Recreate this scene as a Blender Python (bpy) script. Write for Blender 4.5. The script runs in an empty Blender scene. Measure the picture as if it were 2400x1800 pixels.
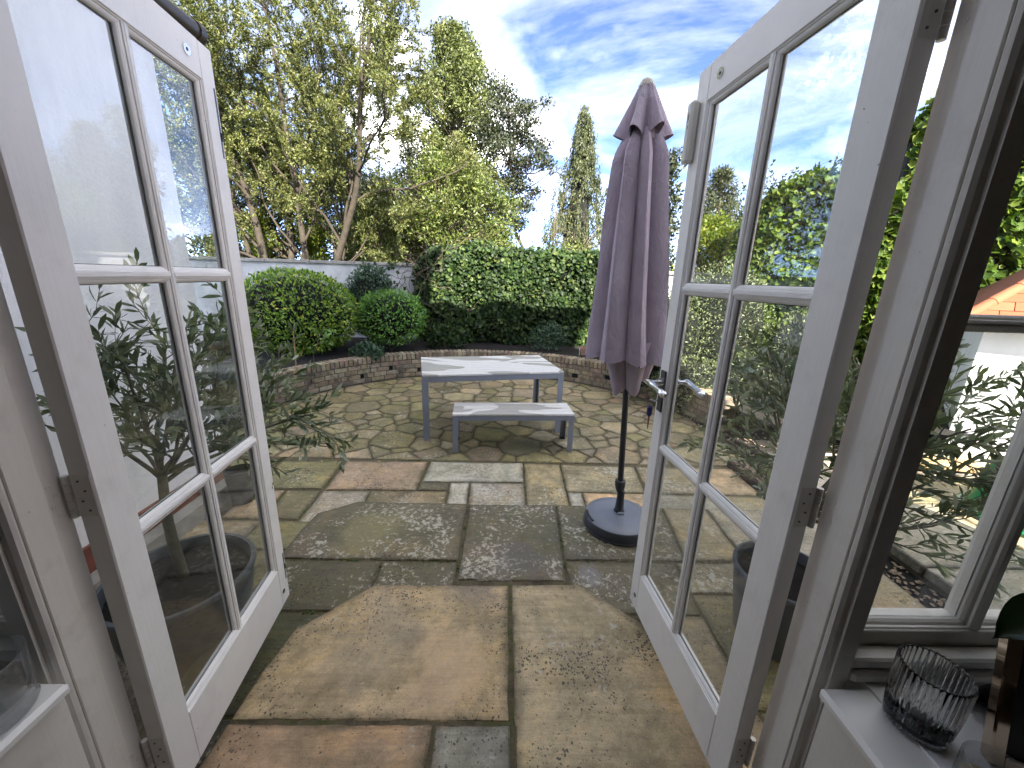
import bpy, math, random
import numpy as np
from mathutils import Vector, Matrix

D = bpy.data
SC = bpy.context.scene
COL = SC.collection
R = math.radians
PI = math.pi

# ------------------------------------------------------------------ camera
# World frame: origin at the middle of the doorway, x along the house wall,
# y out into the garden, z = 0 on the lower patio.
cam_d = D.cameras.new('camera')
cam_d.sensor_width = 36.0
cam_d.lens = 13.695
cam_d.clip_start = 0.02
cam_d.clip_end = 2000.0
cam = D.objects.new('camera', cam_d)
COL.objects.link(cam)
cam.matrix_world = Matrix((
    (0.99941, -0.02502, -0.02368, 0.103),
    (-0.01621, 0.26486, -0.96415, -0.752),
    (0.03040, 0.96396, 0.26429, 1.750),
    (0, 0, 0, 1)))
SC.camera = cam

# ------------------------------------------------------------------ sun and sky
SUN_EL = 36.0
SUN_AZ = 18.0          # degrees the light swings towards -x while it travels to +y
sd = D.lights.new('sun', 'SUN')
sd.energy = 2.0
sd.angle = R(0.55)
sd.color = (1.0, 0.93, 0.82)
sun = D.objects.new('sun', sd)
COL.objects.link(sun)
ldir = Vector((-math.sin(R(SUN_AZ)) * math.cos(R(SUN_EL)),
               math.cos(R(SUN_AZ)) * math.cos(R(SUN_EL)), -math.sin(R(SUN_EL))))
sun.rotation_euler = ldir.to_track_quat('-Z', 'Y').to_euler()
sun.location = (0, -20, 30)

W = D.worlds.new('World')
SC.world = W
W.use_nodes = True
wn = W.node_tree
wn.nodes.clear()


def N(nt, typ, **kw):
    n = nt.nodes.new(typ)
    for k, v in kw.items():
        if k.startswith('i_'):
            n.inputs[k[2:].replace('_', ' ')].default_value = v
        else:
            setattr(n, k, v)
    return n


def ramp(nt, stops, interp='LINEAR'):
    n = nt.nodes.new('ShaderNodeValToRGB')
    cr = n.color_ramp
    cr.interpolation = interp
    while len(cr.elements) < len(stops):
        cr.elements.new(0.5)
    for e, (p, c) in zip(cr.elements, stops):
        e.position = p
        if not hasattr(c, '__len__'):
            c = (c, c, c)
        e.color = (*c[:3], 1)
    return n


def math_n(nt, op, a, b=None, clamp=False):
    n = nt.nodes.new('ShaderNodeMath')
    n.operation = op
    n.use_clamp = clamp
    for i, v in enumerate((a, b)):
        if v is None:
            continue
        if isinstance(v, (int, float)):
            n.inputs[i].default_value = v
        else:
            nt.links.new(v, n.inputs[i])
    return n.outputs[0]


def mixc(nt, fac, a, b, mode='MIX'):
    n = nt.nodes.new('ShaderNodeMix')
    n.data_type = 'RGBA'
    n.blend_type = mode
    for idx, v in ((0, fac), (6, a), (7, b)):
        if isinstance(v, (int, float)):
            n.inputs[idx].default_value = v
        elif isinstance(v, (tuple, list)):
            n.inputs[idx].default_value = (*v[:3], 1)
        else:
            nt.links.new(v, n.inputs[idx])
    return n.outputs[2]


def build_sky():
    L = wn.links
    out = N(wn, 'ShaderNodeOutputWorld')
    sky = N(wn, 'ShaderNodeTexSky', sky_type='NISHITA')
    sky.sun_disc = False
    sky.sun_elevation = R(SUN_EL)
    sky.sun_rotation = R(180 - SUN_AZ)
    sky.air_density = 0.165
    sky.dust_density = 0.3
    sky.ozone_density = 2.0
    bg = N(wn, 'ShaderNodeBackground')
    bg.inputs['Strength'].default_value = 0.10
    # clouds laid out on a flat layer high above the garden
    tc = N(wn, 'ShaderNodeTexCoord')
    sx = N(wn, 'ShaderNodeSeparateXYZ')
    L.new(tc.outputs['Generated'], sx.inputs[0])
    zz = math_n(wn, 'MAXIMUM', sx.outputs[2], 0.0)
    zz = math_n(wn, 'ADD', zz, 0.16)
    cx = math_n(wn, 'DIVIDE', sx.outputs[0], zz)
    cy = math_n(wn, 'DIVIDE', sx.outputs[1], zz)
    cb = N(wn, 'ShaderNodeCombineXYZ')
    L.new(cx, cb.inputs[0])
    L.new(cy, cb.inputs[1])
    mp = N(wn, 'ShaderNodeMapping')
    mp.inputs['Location'].default_value = (3.317, 8.919, 0.0)
    mp.inputs['Rotation'].default_value = (0, 0, R(38))
    mp.inputs['Scale'].default_value = (0.75, 1.5, 1)
    L.new(cb.outputs[0], mp.inputs[0])
    n1 = N(wn, 'ShaderNodeTexNoise')
    n1.inputs['Scale'].default_value = 0.9
    n1.inputs['Detail'].default_value = 9
    n1.inputs['Roughness'].default_value = 0.6
    n1.inputs['Distortion'].default_value = 0.9
    L.new(mp.outputs[0], n1.inputs['Vector'])
    thin = ramp(wn, [(0.42, 0.0), (0.60, 0.035), (0.85, 0.16)])
    L.new(n1.outputs['Fac'], thin.inputs[0])
    # puffier banks towards the horizon
    n2 = N(wn, 'ShaderNodeTexNoise')
    n2.inputs['Scale'].default_value = 2.3
    n2.inputs['Detail'].default_value = 7
    n2.inputs['Roughness'].default_value = 0.52
    mp2 = N(wn, 'ShaderNodeMapping')
    mp2.inputs['Location'].default_value = (7.819, -7.157, -1.468)
    mp2.inputs['Scale'].default_value = (1, 1, 1.9)
    L.new(tc.outputs['Generated'], mp2.inputs[0])
    L.new(mp2.outputs[0], n2.inputs['Vector'])
    puff = ramp(wn, [(0.46, 0.0), (0.54, 0.05), (0.61, 0.35), (0.73, 1.0)])
    L.new(n2.outputs['Fac'], puff.inputs[0])
    hz = ramp(wn, [(0.0, 1.0), (0.30, 0.9), (0.75, 0.35)])
    L.new(sx.outputs[2], hz.inputs[0])
    pf = math_n(wn, 'MULTIPLY', puff.outputs[0], hz.outputs[0])
    fac = math_n(wn, 'MAXIMUM', thin.outputs[0], pf)
    col = mixc(wn, fac, sky.outputs[0], (24.0, 22.7, 20.6))
    L.new(col, bg.inputs[0])
    L.new(bg.outputs[0], out.inputs[0])


build_sky()
SC.view_settings.view_transform = 'Standard'
SC.view_settings.look = 'None'
SC.view_settings.gamma = 1.0
SC.view_settings.use_curve_mapping = False
SC.view_settings.exposure = 3.55
SC.cycles.max_bounces = 8
SC.cycles.transparent_max_bounces = 24
SC.cycles.diffuse_bounces = 4
SC.cycles.glossy_bounces = 4
SC.cycles.transmission_bounces = 8
SC.cycles.caustics_reflective = False
SC.cycles.caustics_refractive = False
SC.cycles.sample_clamp_indirect = 6.0
SC.cycles.use_denoising = True

# ------------------------------------------------------------------ materials
MATS = {}


def new_mat(name):
    m = D.materials.new(name)
    m.use_nodes = True
    nt = m.node_tree
    b = nt.nodes['Principled BSDF']
    MATS[name] = m
    return m, nt, b


def tex_noise(nt, scale, detail=4, rough=0.55, vec=None, dist=0.0, dim='3D', w=None):
    n = nt.nodes.new('ShaderNodeTexNoise')
    n.noise_dimensions = dim
    n.inputs['Scale'].default_value = scale
    n.inputs['Detail'].default_value = detail
    n.inputs['Roughness'].default_value = rough
    n.inputs['Distortion'].default_value = dist
    if vec is not None:
        nt.links.new(vec, n.inputs['Vector'])
    if w is not None:
        nt.links.new(w, n.inputs['W'])
    return n.outputs['Fac']


def objcoord(nt):
    return nt.nodes.new('ShaderNodeTexCoord').outputs['Object']


def bump(nt, b, h, strength=0.3, dist=0.01):
    n = nt.nodes.new('ShaderNodeBump')
    n.inputs['Strength'].default_value = strength
    n.inputs['Distance'].default_value = dist
    nt.links.new(h, n.inputs['Height'])
    nt.links.new(n.outputs[0], b.inputs['Normal'])


def simple(name, col, rough=0.5, metal=0.0, var=0.12, scale=6.0, bstr=0.0, bscale=60.0, spec=0.5):
    m, nt, b = new_mat(name)
    v = objcoord(nt)
    f = tex_noise(nt, scale, 5, 0.6, v)
    r = ramp(nt, [(0.3, tuple(c * (1 - var) for c in col)), (0.7, tuple(min(1, c * (1 + var)) for c in col))])
    nt.links.new(f, r.inputs[0])
    nt.links.new(r.outputs[0], b.inputs['Base Color'])
    b.inputs['Roughness'].default_value = rough
    b.inputs['Metallic'].default_value = metal
    b.inputs['Specular IOR Level'].default_value = spec
    if bstr:
        bump(nt, b, tex_noise(nt, bscale, 4, 0.6, v), bstr, 0.004)
    return m


def paint(name, col, dirt=0.25):
    """brush painted joinery: faint brush relief, grime, a few specks and chips"""
    m, nt, b = new_mat(name)
    v = objcoord(nt)
    base = ramp(nt, [(0.3, tuple(c * 0.93 for c in col)), (0.7, col)])
    nt.links.new(tex_noise(nt, 4.0, 8, 0.7, v), base.inputs[0])
    g = ramp(nt, [(0.52, 0.0), (0.80, dirt)])
    nt.links.new(tex_noise(nt, 9.0, 8, 0.7, v), g.inputs[0])
    c = mixc(nt, g.outputs[0], base.outputs[0], (0.33, 0.29, 0.23))
    sp = ramp(nt, [(0.765, 0.0), (0.80, 0.8)])
    nt.links.new(tex_noise(nt, 75.0, 2, 0.5, v), sp.inputs[0])
    c = mixc(nt, sp.outputs[0], c, (0.12, 0.09, 0.06))
    nt.links.new(c, b.inputs['Base Color'])
    b.inputs['Roughness'].default_value = 0.42
    mp = nt.nodes.new('ShaderNodeMapping')
    mp.inputs['Scale'].default_value = (90, 90, 5)
    nt.links.new(v, mp.inputs[0])
    bump(nt, b, tex_noise(nt, 1.0, 4, 0.65, mp.outputs[0]), 0.25, 0.003)
    return m


def glass_mat(name, tint=(0.97, 0.985, 0.98), dust=0.05, dustscale=30.0):
    m, nt, b = new_mat(name)
    nt.nodes.remove(b)
    out = nt.nodes['Material Output']
    lw = nt.nodes.new('ShaderNodeLayerWeight')
    lw.inputs['Blend'].default_value = 0.5
    p5 = math_n(nt, 'POWER', lw.outputs['Facing'], 4.3)
    fr = math_n(nt, 'ADD', math_n(nt, 'MULTIPLY', p5, 0.95), 0.045, True)
    tr = nt.nodes.new('ShaderNodeBsdfTransparent')
    tr.inputs[0].default_value = (*tint, 1)
    gl = nt.nodes.new('ShaderNodeBsdfGlossy')
    gl.inputs['Roughness'].default_value = 0.0
    mx = nt.nodes.new('ShaderNodeMixShader')
    nt.links.new(fr, mx.inputs[0])
    nt.links.new(tr.outputs[0], mx.inputs[1])
    nt.links.new(gl.outputs[0], mx.inputs[2])
    # fine dust and dried rain spots
    v = objcoord(nt)
    r0 = ramp(nt, [(0.40, dust * 0.25), (0.60, dust), (0.74, dust * 4.0)])
    nt.links.new(tex_noise(nt, dustscale, 6, 0.7, v), r0.inputs[0])
    sm = ramp(nt, [(0.38, 0.15), (0.62, 1.5)])
    nt.links.new(tex_noise(nt, 3.5, 5, 0.6, v, 0.8), sm.inputs[0])
    r = mixc(nt, 1.0, r0.outputs[0], sm.outputs[0], 'MULTIPLY').node
    df = nt.nodes.new('ShaderNodeBsdfTranslucent')
    df.inputs[0].default_value = (0.85, 0.86, 0.88, 1)
    d2 = nt.nodes.new('ShaderNodeBsdfDiffuse')
    d2.inputs[0].default_value = (0.8, 0.81, 0.83, 1)
    ad = nt.nodes.new('ShaderNodeMixShader')
    nt.links.new(df.outputs[0], ad.inputs[1])
    nt.links.new(d2.outputs[0], ad.inputs[2])
    m2 = nt.nodes.new('ShaderNodeMixShader')
    nt.links.new(r.outputs[2], m2.inputs[0])
    nt.links.new(mx.outputs[0], m2.inputs[1])
    nt.links.new(ad.outputs[0], m2.inputs[2])
    nt.links.new(m2.outputs[0], out.inputs[0])
    return m


def leaf_mat(name, stops, trans=0.35, rough=0.45, spec=0.4):
    m, nt, b = new_mat(name)
    out = nt.nodes['Material Output']
    ge = nt.nodes.new('ShaderNodeNewGeometry')
    r = ramp(nt, stops)
    nt.links.new(ge.outputs['Random Per Island'], r.inputs[0])
    v = objcoord(nt)
    k = ramp(nt, [(0.3, 0.72), (0.7, 1.25)])
    nt.links.new(tex_noise(nt, 1.3, 3, 0.5, v), k.inputs[0])
    c = mixc(nt, 1.0, r.outputs[0], k.outputs[0], 'MULTIPLY')
    nt.links.new(c, b.inputs['Base Color'])
    b.inputs['Roughness'].default_value = rough
    b.inputs['Specular IOR Level'].default_value = spec
    tl = nt.nodes.new('ShaderNodeBsdfTranslucent')
    c2 = mixc(nt, 1.0, c, (1.15, 1.25, 0.55), 'MULTIPLY')
    nt.links.new(c2, tl.inputs[0])
    mx = nt.nodes.new('ShaderNodeMixShader')
    mx.inputs[0].default_value = trans
    nt.links.new(b.outputs[0], mx.inputs[1])
    nt.links.new(tl.outputs[0], mx.inputs[2])
    nt.links.new(mx.outputs[0], out.inputs[0])
    return m


def stone_mat(name):
    """weathered sandstone; object colour = stone hue, object alpha = how much pale lichen"""
    m, nt, b = new_mat(name)
    L = nt.links
    oi = nt.nodes.new('ShaderNodeObjectInfo')
    v = objcoord(nt)
    w = math_n(nt, 'MULTIPLY', oi.outputs['Random'], 37.0)
    big = tex_noise(nt, 3.2, 9, 0.68, v, 0.7, '4D', w)
    k = ramp(nt, [(0.28, (0.46, 0.44, 0.39)), (0.5, (1.0, 0.98, 0.94)), (0.72, (1.55, 1.36, 1.04))])
    L.new(big, k.inputs[0])
    c = mixc(nt, 1.0, oi.outputs['Color'], k.outputs[0], 'MULTIPLY')
    # bedding streaks of the riven face
    mp = nt.nodes.new('ShaderNodeMapping')
    mp.inputs['Rotation'].default_value = (0, 0, R(33))
    mp.inputs['Scale'].default_value = (1.6, 22.0, 1)
    L.new(v, mp.inputs[0])
    st = tex_noise(nt, 2.0, 10, 0.72, mp.outputs[0], 0.6, '4D', w)
    sr = ramp(nt, [(0.35, (0.70, 0.66, 0.62)), (0.55, (1.02, 1.0, 0.98)), (0.72, (1.16, 1.08, 0.98))])
    L.new(st, sr.inputs[0])
    c = mixc(nt, 0.75, c, sr.outputs[0], 'MULTIPLY')
    # crystalline grain and mottling
    gr = ramp(nt, [(0.30, (0.66, 0.66, 0.66)), (0.5, (1, 1, 1)), (0.70, (1.30, 1.28, 1.22))])
    L.new(tex_noise(nt, 210.0, 4, 0.75, v), gr.inputs[0])
    c = mixc(nt, 0.8, c, gr.outputs[0], 'MULTIPLY')
    mo = ramp(nt, [(0.32, (0.66, 0.64, 0.56)), (0.5, (1, 1, 1)), (0.68, (1.22, 1.18, 1.10))])
    L.new(tex_noise(nt, 19.0, 8, 0.75, v, 0.5), mo.inputs[0])
    c = mixc(nt, 0.85, c, mo.outputs[0], 'MULTIPLY')
    # algae
    al = tex_noise(nt, 2.2, 10, 0.74, v, 0.6, '4D', math_n(nt, 'ADD', w, 5.0))
    ar = ramp(nt, [(0.45, 0.0), (0.68, 0.72)])
    L.new(al, ar.inputs[0])
    c = mixc(nt, ar.outputs[0], c, (0.105, 0.102, 0.034))
    # pinkish iron staining
    ir = tex_noise(nt, 2.1, 4, 0.5, v, 0.3, '4D', math_n(nt, 'ADD', w, 11.0))
    irr = ramp(nt, [(0.55, 0.0), (0.75, 0.4)])
    L.new(ir, irr.inputs[0])
    c = mixc(nt, irr.outputs[0], c, (0.30, 0.19, 0.12))
    # dark black-spot lichen
    vo = nt.nodes.new('ShaderNodeTexVoronoi')
    vo.inputs['Scale'].default_value = 100.0
    vo.inputs['Randomness'].default_value = 1.0
    wv = nt.nodes.new('ShaderNodeTexNoise')
    wv.inputs['Scale'].default_value = 60.0
    wv.inputs['Detail'].default_value = 3
    L.new(v, wv.inputs['Vector'])
    vm = nt.nodes.new('ShaderNodeVectorMath')
    vm.operation = 'MULTIPLY_ADD'
    L.new(wv.outputs['Color'], vm.inputs[0])
    vm.inputs[1].default_value = (0.022, 0.022, 0.0)
    L.new(v, vm.inputs[2])
    L.new(vm.outputs[0], vo.inputs['Vector'])
    sz = nt.nodes.new('ShaderNodeSeparateColor')
    L.new(vo.outputs['Color'], sz.inputs[0])
    dk = math_n(nt, 'SUBTRACT', math_n(nt, 'MULTIPLY', sz.outputs[0], 0.62), vo.outputs['Distance'])
    dk = math_n(nt, 'ADD', dk, 0.36)
    dkm = tex_noise(nt, 3.4, 4, 0.6, v, 0.4, '4D', math_n(nt, 'ADD', w, 17.0))
    dkv = math_n(nt, 'ADD', dk, math_n(nt, 'MULTIPLY', math_n(nt, 'SUBTRACT', dkm, 0.53), 1.7))
    dkr = ramp(nt, [(0.52, 0.0), (0.60, 0.85)])
    L.new(dkv, dkr.inputs[0])
    c = mixc(nt, dkr.outputs[0], c, (0.035, 0.032, 0.026))
    # pale crustose lichen flecks, amount from the object's alpha
    li = tex_noise(nt, 34.0, 6, 0.72, v, 0.5)
    lm = tex_noise(nt, 2.9, 4, 0.6, v, 0.3, '4D', math_n(nt, 'ADD', w, 23.0))
    lv = math_n(nt, 'ADD', li, math_n(nt, 'MULTIPLY', math_n(nt, 'SUBTRACT', lm, 0.5), 0.6))
    lv = math_n(nt, 'ADD', lv, math_n(nt, 'MULTIPLY', math_n(nt, 'SUBTRACT', oi.outputs['Alpha'], 0.5), 0.22))
    lr = ramp(nt, [(0.58, 0.0), (0.68, 0.85)])
    L.new(lv, lr.inputs[0])
    c = mixc(nt, lr.outputs[0], c, (0.52, 0.49, 0.39))
    # algae and grit creeping in from the joints
    at = nt.nodes.new('ShaderNodeAttribute')
    at.attribute_name = 'rim'
    en = tex_noise(nt, 17.0, 6, 0.7, v, 0.4)
    ev = math_n(nt, 'MULTIPLY', at.outputs['Fac'], math_n(nt, 'ADD', math_n(nt, 'MULTIPLY', en, 2.2), -0.45), True)
    c = mixc(nt, math_n(nt, 'MULTIPLY', ev, 0.85), c, (0.055, 0.048, 0.022))
    # old damp rings and spills on the slabs
    for px, py, rad, colr, am in ((0.23, 1.22, 0.19, (0.11, 0.10, 0.095), 0.5), (-0.02, 0.79, 0.13, (0.16, 0.14, 0.12), 0.5), (-0.06, 0.42, 0.22, (0.60, 0.41, 0.24), 0.5), (0.62, 1.08, 0.09, (0.30, 0.30, 0.31), 0.4), (-0.72, 1.46, 0.24, (0.30, 0.27, 0.11), 0.45), (-0.42, 0.55, 0.22, (0.27, 0.24, 0.17), 0.45)):
        ds = nt.nodes.new('ShaderNodeVectorMath')
        ds.operation = 'DISTANCE'
        ge2 = nt.nodes.new('ShaderNodeNewGeometry')
        mp3 = nt.nodes.new('ShaderNodeMapping')
        mp3.inputs['Scale'].default_value = (1, 1, 0)
        L.new(ge2.outputs['Position'], mp3.inputs[0])
        L.new(mp3.outputs[0], ds.inputs[0])
        ds.inputs[1].default_value = (px, py, 0)
        dd = math_n(nt, 'ADD', math_n(nt, 'DIVIDE', ds.outputs['Value'], rad), math_n(nt, 'MULTIPLY', math_n(nt, 'SUBTRACT', al, 0.5), 3.2))
        dd = math_n(nt, 'ADD', dd, math_n(nt, 'MULTIPLY', math_n(nt, 'SUBTRACT', li, 0.5), 1.6))
        sm = ramp(nt, [(0.55, am), (1.0, 0.0)])
        L.new(dd, sm.inputs[0])
        c = mixc(nt, sm.outputs[0], c, colr)
    L.new(c, b.inputs['Base Color'])
    rr = ramp(nt, [(0.35, 0.42), (0.65, 0.78)])
    L.new(big, rr.inputs[0])
    L.new(rr.outputs[0], b.inputs['Roughness'])
    h = math_n(nt, 'ADD', math_n(nt, 'MULTIPLY', st, 0.8), math_n(nt, 'MULTIPLY', li, 0.35))
    bump(nt, b, h, 0.8, 0.006)
    return m


def brick_mat(name):
    m, nt, b = new_mat(name)
    L = nt.links
    oi = nt.nodes.new('ShaderNodeObjectInfo')
    v = objcoord(nt)
    ge = nt.nodes.new('ShaderNodeNewGeometry')
    k = ramp(nt, [(0.3, 0.62), (0.7, 1.25)])
    L.new(tex_noise(nt, 14.0, 5, 0.65, ge.outputs['Position']), k.inputs[0])
    c = mixc(nt, 1.0, oi.outputs['Color'], k.outputs[0], 'MULTIPLY')
    s = ramp(nt, [(0.50, 0.0), (0.66, 0.85)])
    L.new(tex_noise(nt, 5.0, 7, 0.7, ge.outputs['Position']), s.inputs[0])
    c = mixc(nt, s.outputs[0], c, (0.045, 0.040, 0.030))
    L.new(c, b.inputs['Base Color'])
    b.inputs['Roughness'].default_value = 0.85
    bump(nt, b, tex_noise(nt, 70.0, 5, 0.7, ge.outputs['Position']), 0.5, 0.004)
    return m


def mats():
    paint('white_paint', (0.90, 0.885, 0.85), 0.2)
    paint('frame_paint', (0.76, 0.735, 0.68), 0.4)
    simple('ledge_paint', (0.78, 0.77, 0.74), 0.35, var=0.03)
    simple('room_wall', (0.24, 0.19, 0.15), 0.8, var=0.04)
    simple('ceiling', (0.42, 0.40, 0.37), 0.9, var=0.03)
    simple('floor_wood', (0.10, 0.055, 0.03), 0.5, var=0.2)
    glass_mat('door_glass', dust=0.010, dustscale=70.0)
    glass_mat('window_glass', dust=0.006)
    stone_mat('stone')
    brick_mat('brick')
    # mortar and moss of the joints
    m, nt, b = new_mat('mortar')
    v = objcoord(nt)
    r = ramp(nt, [(0.35, (0.05, 0.042, 0.024)), (0.50, (0.13, 0.105, 0.062)), (0.60, (0.075, 0.080, 0.024)), (0.75, (0.21, 0.175, 0.12))])
    nt.links.new(tex_noise(nt, 5.5, 8, 0.7, v), r.inputs[0])
    nt.links.new(r.outputs[0], b.inputs['Base Color'])
    b.inputs['Roughness'].default_value = 0.95
    bump(nt, b, tex_noise(nt, 90.0, 5, 0.7, v), 0.9, 0.01)
    simple('moss', (0.055, 0.085, 0.012), 0.95, var=0.4, scale=40, bstr=0.9, bscale=160)
    simple('wall_mortar', (0.13, 0.115, 0.085), 0.95, var=0.3, scale=20, bstr=0.6)
    simple('soil', (0.009, 0.0065, 0.0048), 0.95, var=0.5, scale=14, bstr=0.9, bscale=50)
    simple('grass_ground', (0.05, 0.065, 0.02), 0.95, var=0.4, scale=2)
    # white masonry paint with streaks
    m, nt, b = new_mat('render_white')
    v = objcoord(nt)
    mp = nt.nodes.new('ShaderNodeMapping')
    mp.inputs['Scale'].default_value = (4, 4, 0.7)
    nt.links.new(v, mp.inputs[0])
    r = ramp(nt, [(0.35, (0.76, 0.76, 0.76)), (0.6, (0.86, 0.86, 0.86)), (0.8, (0.62, 0.62, 0.60))])
    nt.links.new(tex_noise(nt, 1.0, 7, 0.65, mp.outputs[0]), r.inputs[0])
    nt.links.new(r.outputs[0], b.inputs['Base Color'])
    b.inputs['Roughness'].default_value = 0.85
    bump(nt, b, tex_noise(nt, 45.0, 5, 0.7, v), 0.5, 0.008)
    simple('wall_grey', (0.50, 0.51, 0.51), 0.85, var=0.22, scale=3, bstr=0.5, bscale=30)
    simple('coping', (0.30, 0.29, 0.26), 0.9, var=0.3, scale=6, bstr=0.6)
    simple('plinth_red', (0.17, 0.055, 0.035), 0.8, var=0.3, scale=8)
    simple('gutter', (0.045, 0.034, 0.025), 0.35, var=0.1)
    simple('dark_void', (0.0025, 0.002, 0.0016), 1.0, var=0.2)
    # table
    simple('table_metal', (0.205, 0.225, 0.26), 0.38, var=0.05, scale=4, spec=0.5)
    m, nt, b = new_mat('table_slat')
    v = nt.nodes.new('ShaderNodeNewGeometry').outputs['Position']
    mp = nt.nodes.new('ShaderNodeMapping')
    mp.inputs['Scale'].default_value = (0.9, 2.6, 1)
    mp.inputs['Rotation'].default_value = (0, 0, R(18))
    mp.inputs['Location'].default_value = (0.62, 0.55, 0)
    nt.links.new(v, mp.inputs[0])
    wet = ramp(nt, [(0.498, 0.0), (0.508, 1.0)])
    nt.links.new(tex_noise(nt, 1.0, 2, 0.45, mp.outputs[0], 0.6), wet.inputs[0])
    base = ramp(nt, [(0.3, (0.60, 0.59, 0.55)), (0.7, (0.70, 0.69, 0.65))])
    nt.links.new(tex_noise(nt, 30.0, 5, 0.7, v), base.inputs[0])
    c = mixc(nt, wet.outputs[0], base.outputs[0], (0.43, 0.42, 0.385))
    nt.links.new(c, b.inputs['Base Color'])
    rr = ramp(nt, [(0.0, 0.5), (1.0, 0.22)])
    nt.links.new(wet.outputs[0], rr.inputs[0])
    nt.links.new(rr.outputs[0], b.inputs['Roughness'])
    # parasol
    m, nt, b = new_mat('parasol_fabric')
    v = objcoord(nt)
    r = ramp(nt, [(0.3, (0.36, 0.298, 0.352)), (0.7, (0.45, 0.376, 0.440))])
    nt.links.new(tex_noise(nt, 5.0, 6, 0.6, v), r.inputs[0])
    nt.links.new(r.outputs[0], b.inputs['Base Color'])
    b.inputs['Roughness'].default_value = 0.85
    b.inputs['Sheen Weight'].default_value = 0.25
    mp = nt.nodes.new('ShaderNodeMapping')
    mp.inputs['Scale'].default_value = (9, 9, 4.5)
    nt.links.new(v, mp.inputs[0])
    wr = tex_noise(nt, 1.0, 4, 0.55, mp.outputs[0], 1.2)
    wv = tex_noise(nt, 420.0, 1, 0.5, v)
    mp2 = nt.nodes.new('ShaderNodeMapping')
    mp2.inputs['Scale'].default_value = (26, 26, 9)
    mp2.inputs['Rotation'].default_value = (0.5, 0.3, 0.0)
    nt.links.new(v, mp2.inputs[0])
    w2 = tex_noise(nt, 1.0, 5, 0.6, mp2.outputs[0], 2.0)
    wr = math_n(nt, 'ADD', wr, math_n(nt, 'MULTIPLY', w2, 0.28))
    bump(nt, b, math_n(nt, 'ADD', wr, math_n(nt, 'MULTIPLY', wv, 0.05)), 0.75, 0.03)
    simple('cap_cream', (0.55, 0.50, 0.42), 0.5, var=0.08)
    simple('pole_grey', (0.030, 0.033, 0.037), 0.4, var=0.1)
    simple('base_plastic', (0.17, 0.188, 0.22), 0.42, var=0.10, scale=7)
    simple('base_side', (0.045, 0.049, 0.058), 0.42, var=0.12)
    # metalware
    simple('chrome', (0.72, 0.72, 0.72), 0.16, 1.0, var=0.03)
    simple('steel_dark', (0.10, 0.105, 0.11), 0.32, 0.8, var=0.1)
    simple('black', (0.012, 0.012, 0.012), 0.5, var=0.1)
    simple('fob_blue', (0.012, 0.016, 0.16), 0.35, var=0.1)
    simple('sensor_white', (0.70, 0.68, 0.62), 0.4, var=0.03)
    # pots
    simple('pot_grey', (0.075, 0.085, 0.095), 0.38, var=0.2, scale=9)
    simple('pot_black', (0.022, 0.024, 0.026), 0.45, var=0.2)
    simple('terracotta', (0.42, 0.17, 0.085), 0.8, var=0.2, scale=12)
    simple('pot_pink', (0.40, 0.24, 0.17), 0.8, var=0.2, scale=12)
    simple('tub_green', (0.012, 0.19, 0.065), 0.35, var=0.1)
    simple('cane', (0.45, 0.30, 0.14), 0.7, var=0.15)
    simple('bark', (0.042, 0.033, 0.022), 0.9, var=0.35, scale=9, bstr=0.7, bscale=30)
    simple('bark_pale', (0.12, 0.10, 0.068), 0.9, var=0.3, scale=9, bstr=0.5, bscale=30)
    simple('bark_olive', (0.13, 0.125, 0.085), 0.9, var=0.3, scale=20, bstr=0.6, bscale=60)
    simple('twig', (0.11, 0.088, 0.058), 0.9, var=0.3)
    simple('core_shade', (0.0028, 0.0042, 0.0018), 1.0, var=0.3)  # near-black colour stands in for shade deep inside the foliage
    # roof
    m, nt, b = new_mat('roof_tile')
    oi = nt.nodes.new('ShaderNodeObjectInfo')
    v = objcoord(nt)
    r = ramp(nt, [(0.0, (0.36, 0.085, 0.036)), (1.0, (0.46, 0.135, 0.062))])
    nt.links.new(oi.outputs['Random'], r.inputs[0])
    s = ramp(nt, [(0.55, 0.0), (0.72, 0.6)])
    nt.links.new(tex_noise(nt, 22.0, 7, 0.75, v), s.inputs[0])
    c = mixc(nt, s.outputs[0], r.outputs[0], (0.20, 0.07, 0.04))
    nt.links.new(c, b.inputs['Base Color'])
    b.inputs['Roughness'].default_value = 0.85
    simple('house_roof', (0.20, 0.07, 0.045), 0.85, var=0.25)
    simple('gravel', (0.33, 0.25, 0.17), 0.9, var=0.5, scale=40)
    simple('litter', (0.42, 0.32, 0.17), 0.8, var=0.4, scale=30)
    simple('frame_metal', (0.62, 0.50, 0.40), 0.08, 1.0, var=0.05)
    simple('picture', (0.012, 0.010, 0.010), 0.35, var=0.6, scale=9)
    glass_mat('thin_glass', (0.90, 0.91, 0.91), 0.10, 60.0)
    m, nt, b = new_mat('clear_glass')
    b.inputs['Base Color'].default_value = (1.0, 1.0, 1.0, 1)
    b.inputs['Roughness'].default_value = 0.04
    b.inputs['Transmission Weight'].default_value = 1.0
    b.inputs['IOR'].default_value = 1.34
    simple('wax', (0.62, 0.52, 0.33), 0.5, var=0.04)
    # foliage
    leaf_mat('leaf_left', [(0, (0.063, 0.081, 0.022)), (0.5, (0.111, 0.128, 0.036)), (0.85, (0.174, 0.186, 0.056)), (1, (0.192, 0.168, 0.065))], 0.24)
    leaf_mat('leaf_tall', [(0, (0.061, 0.082, 0.026)), (0.6, (0.112, 0.134, 0.040)), (1, (0.176, 0.193, 0.063))], 0.24)
    leaf_mat('leaf_shrub', [(0, (0.060, 0.093, 0.018)), (0.6, (0.115, 0.154, 0.031)), (1, (0.193, 0.201, 0.069))], 0.24)
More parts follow.
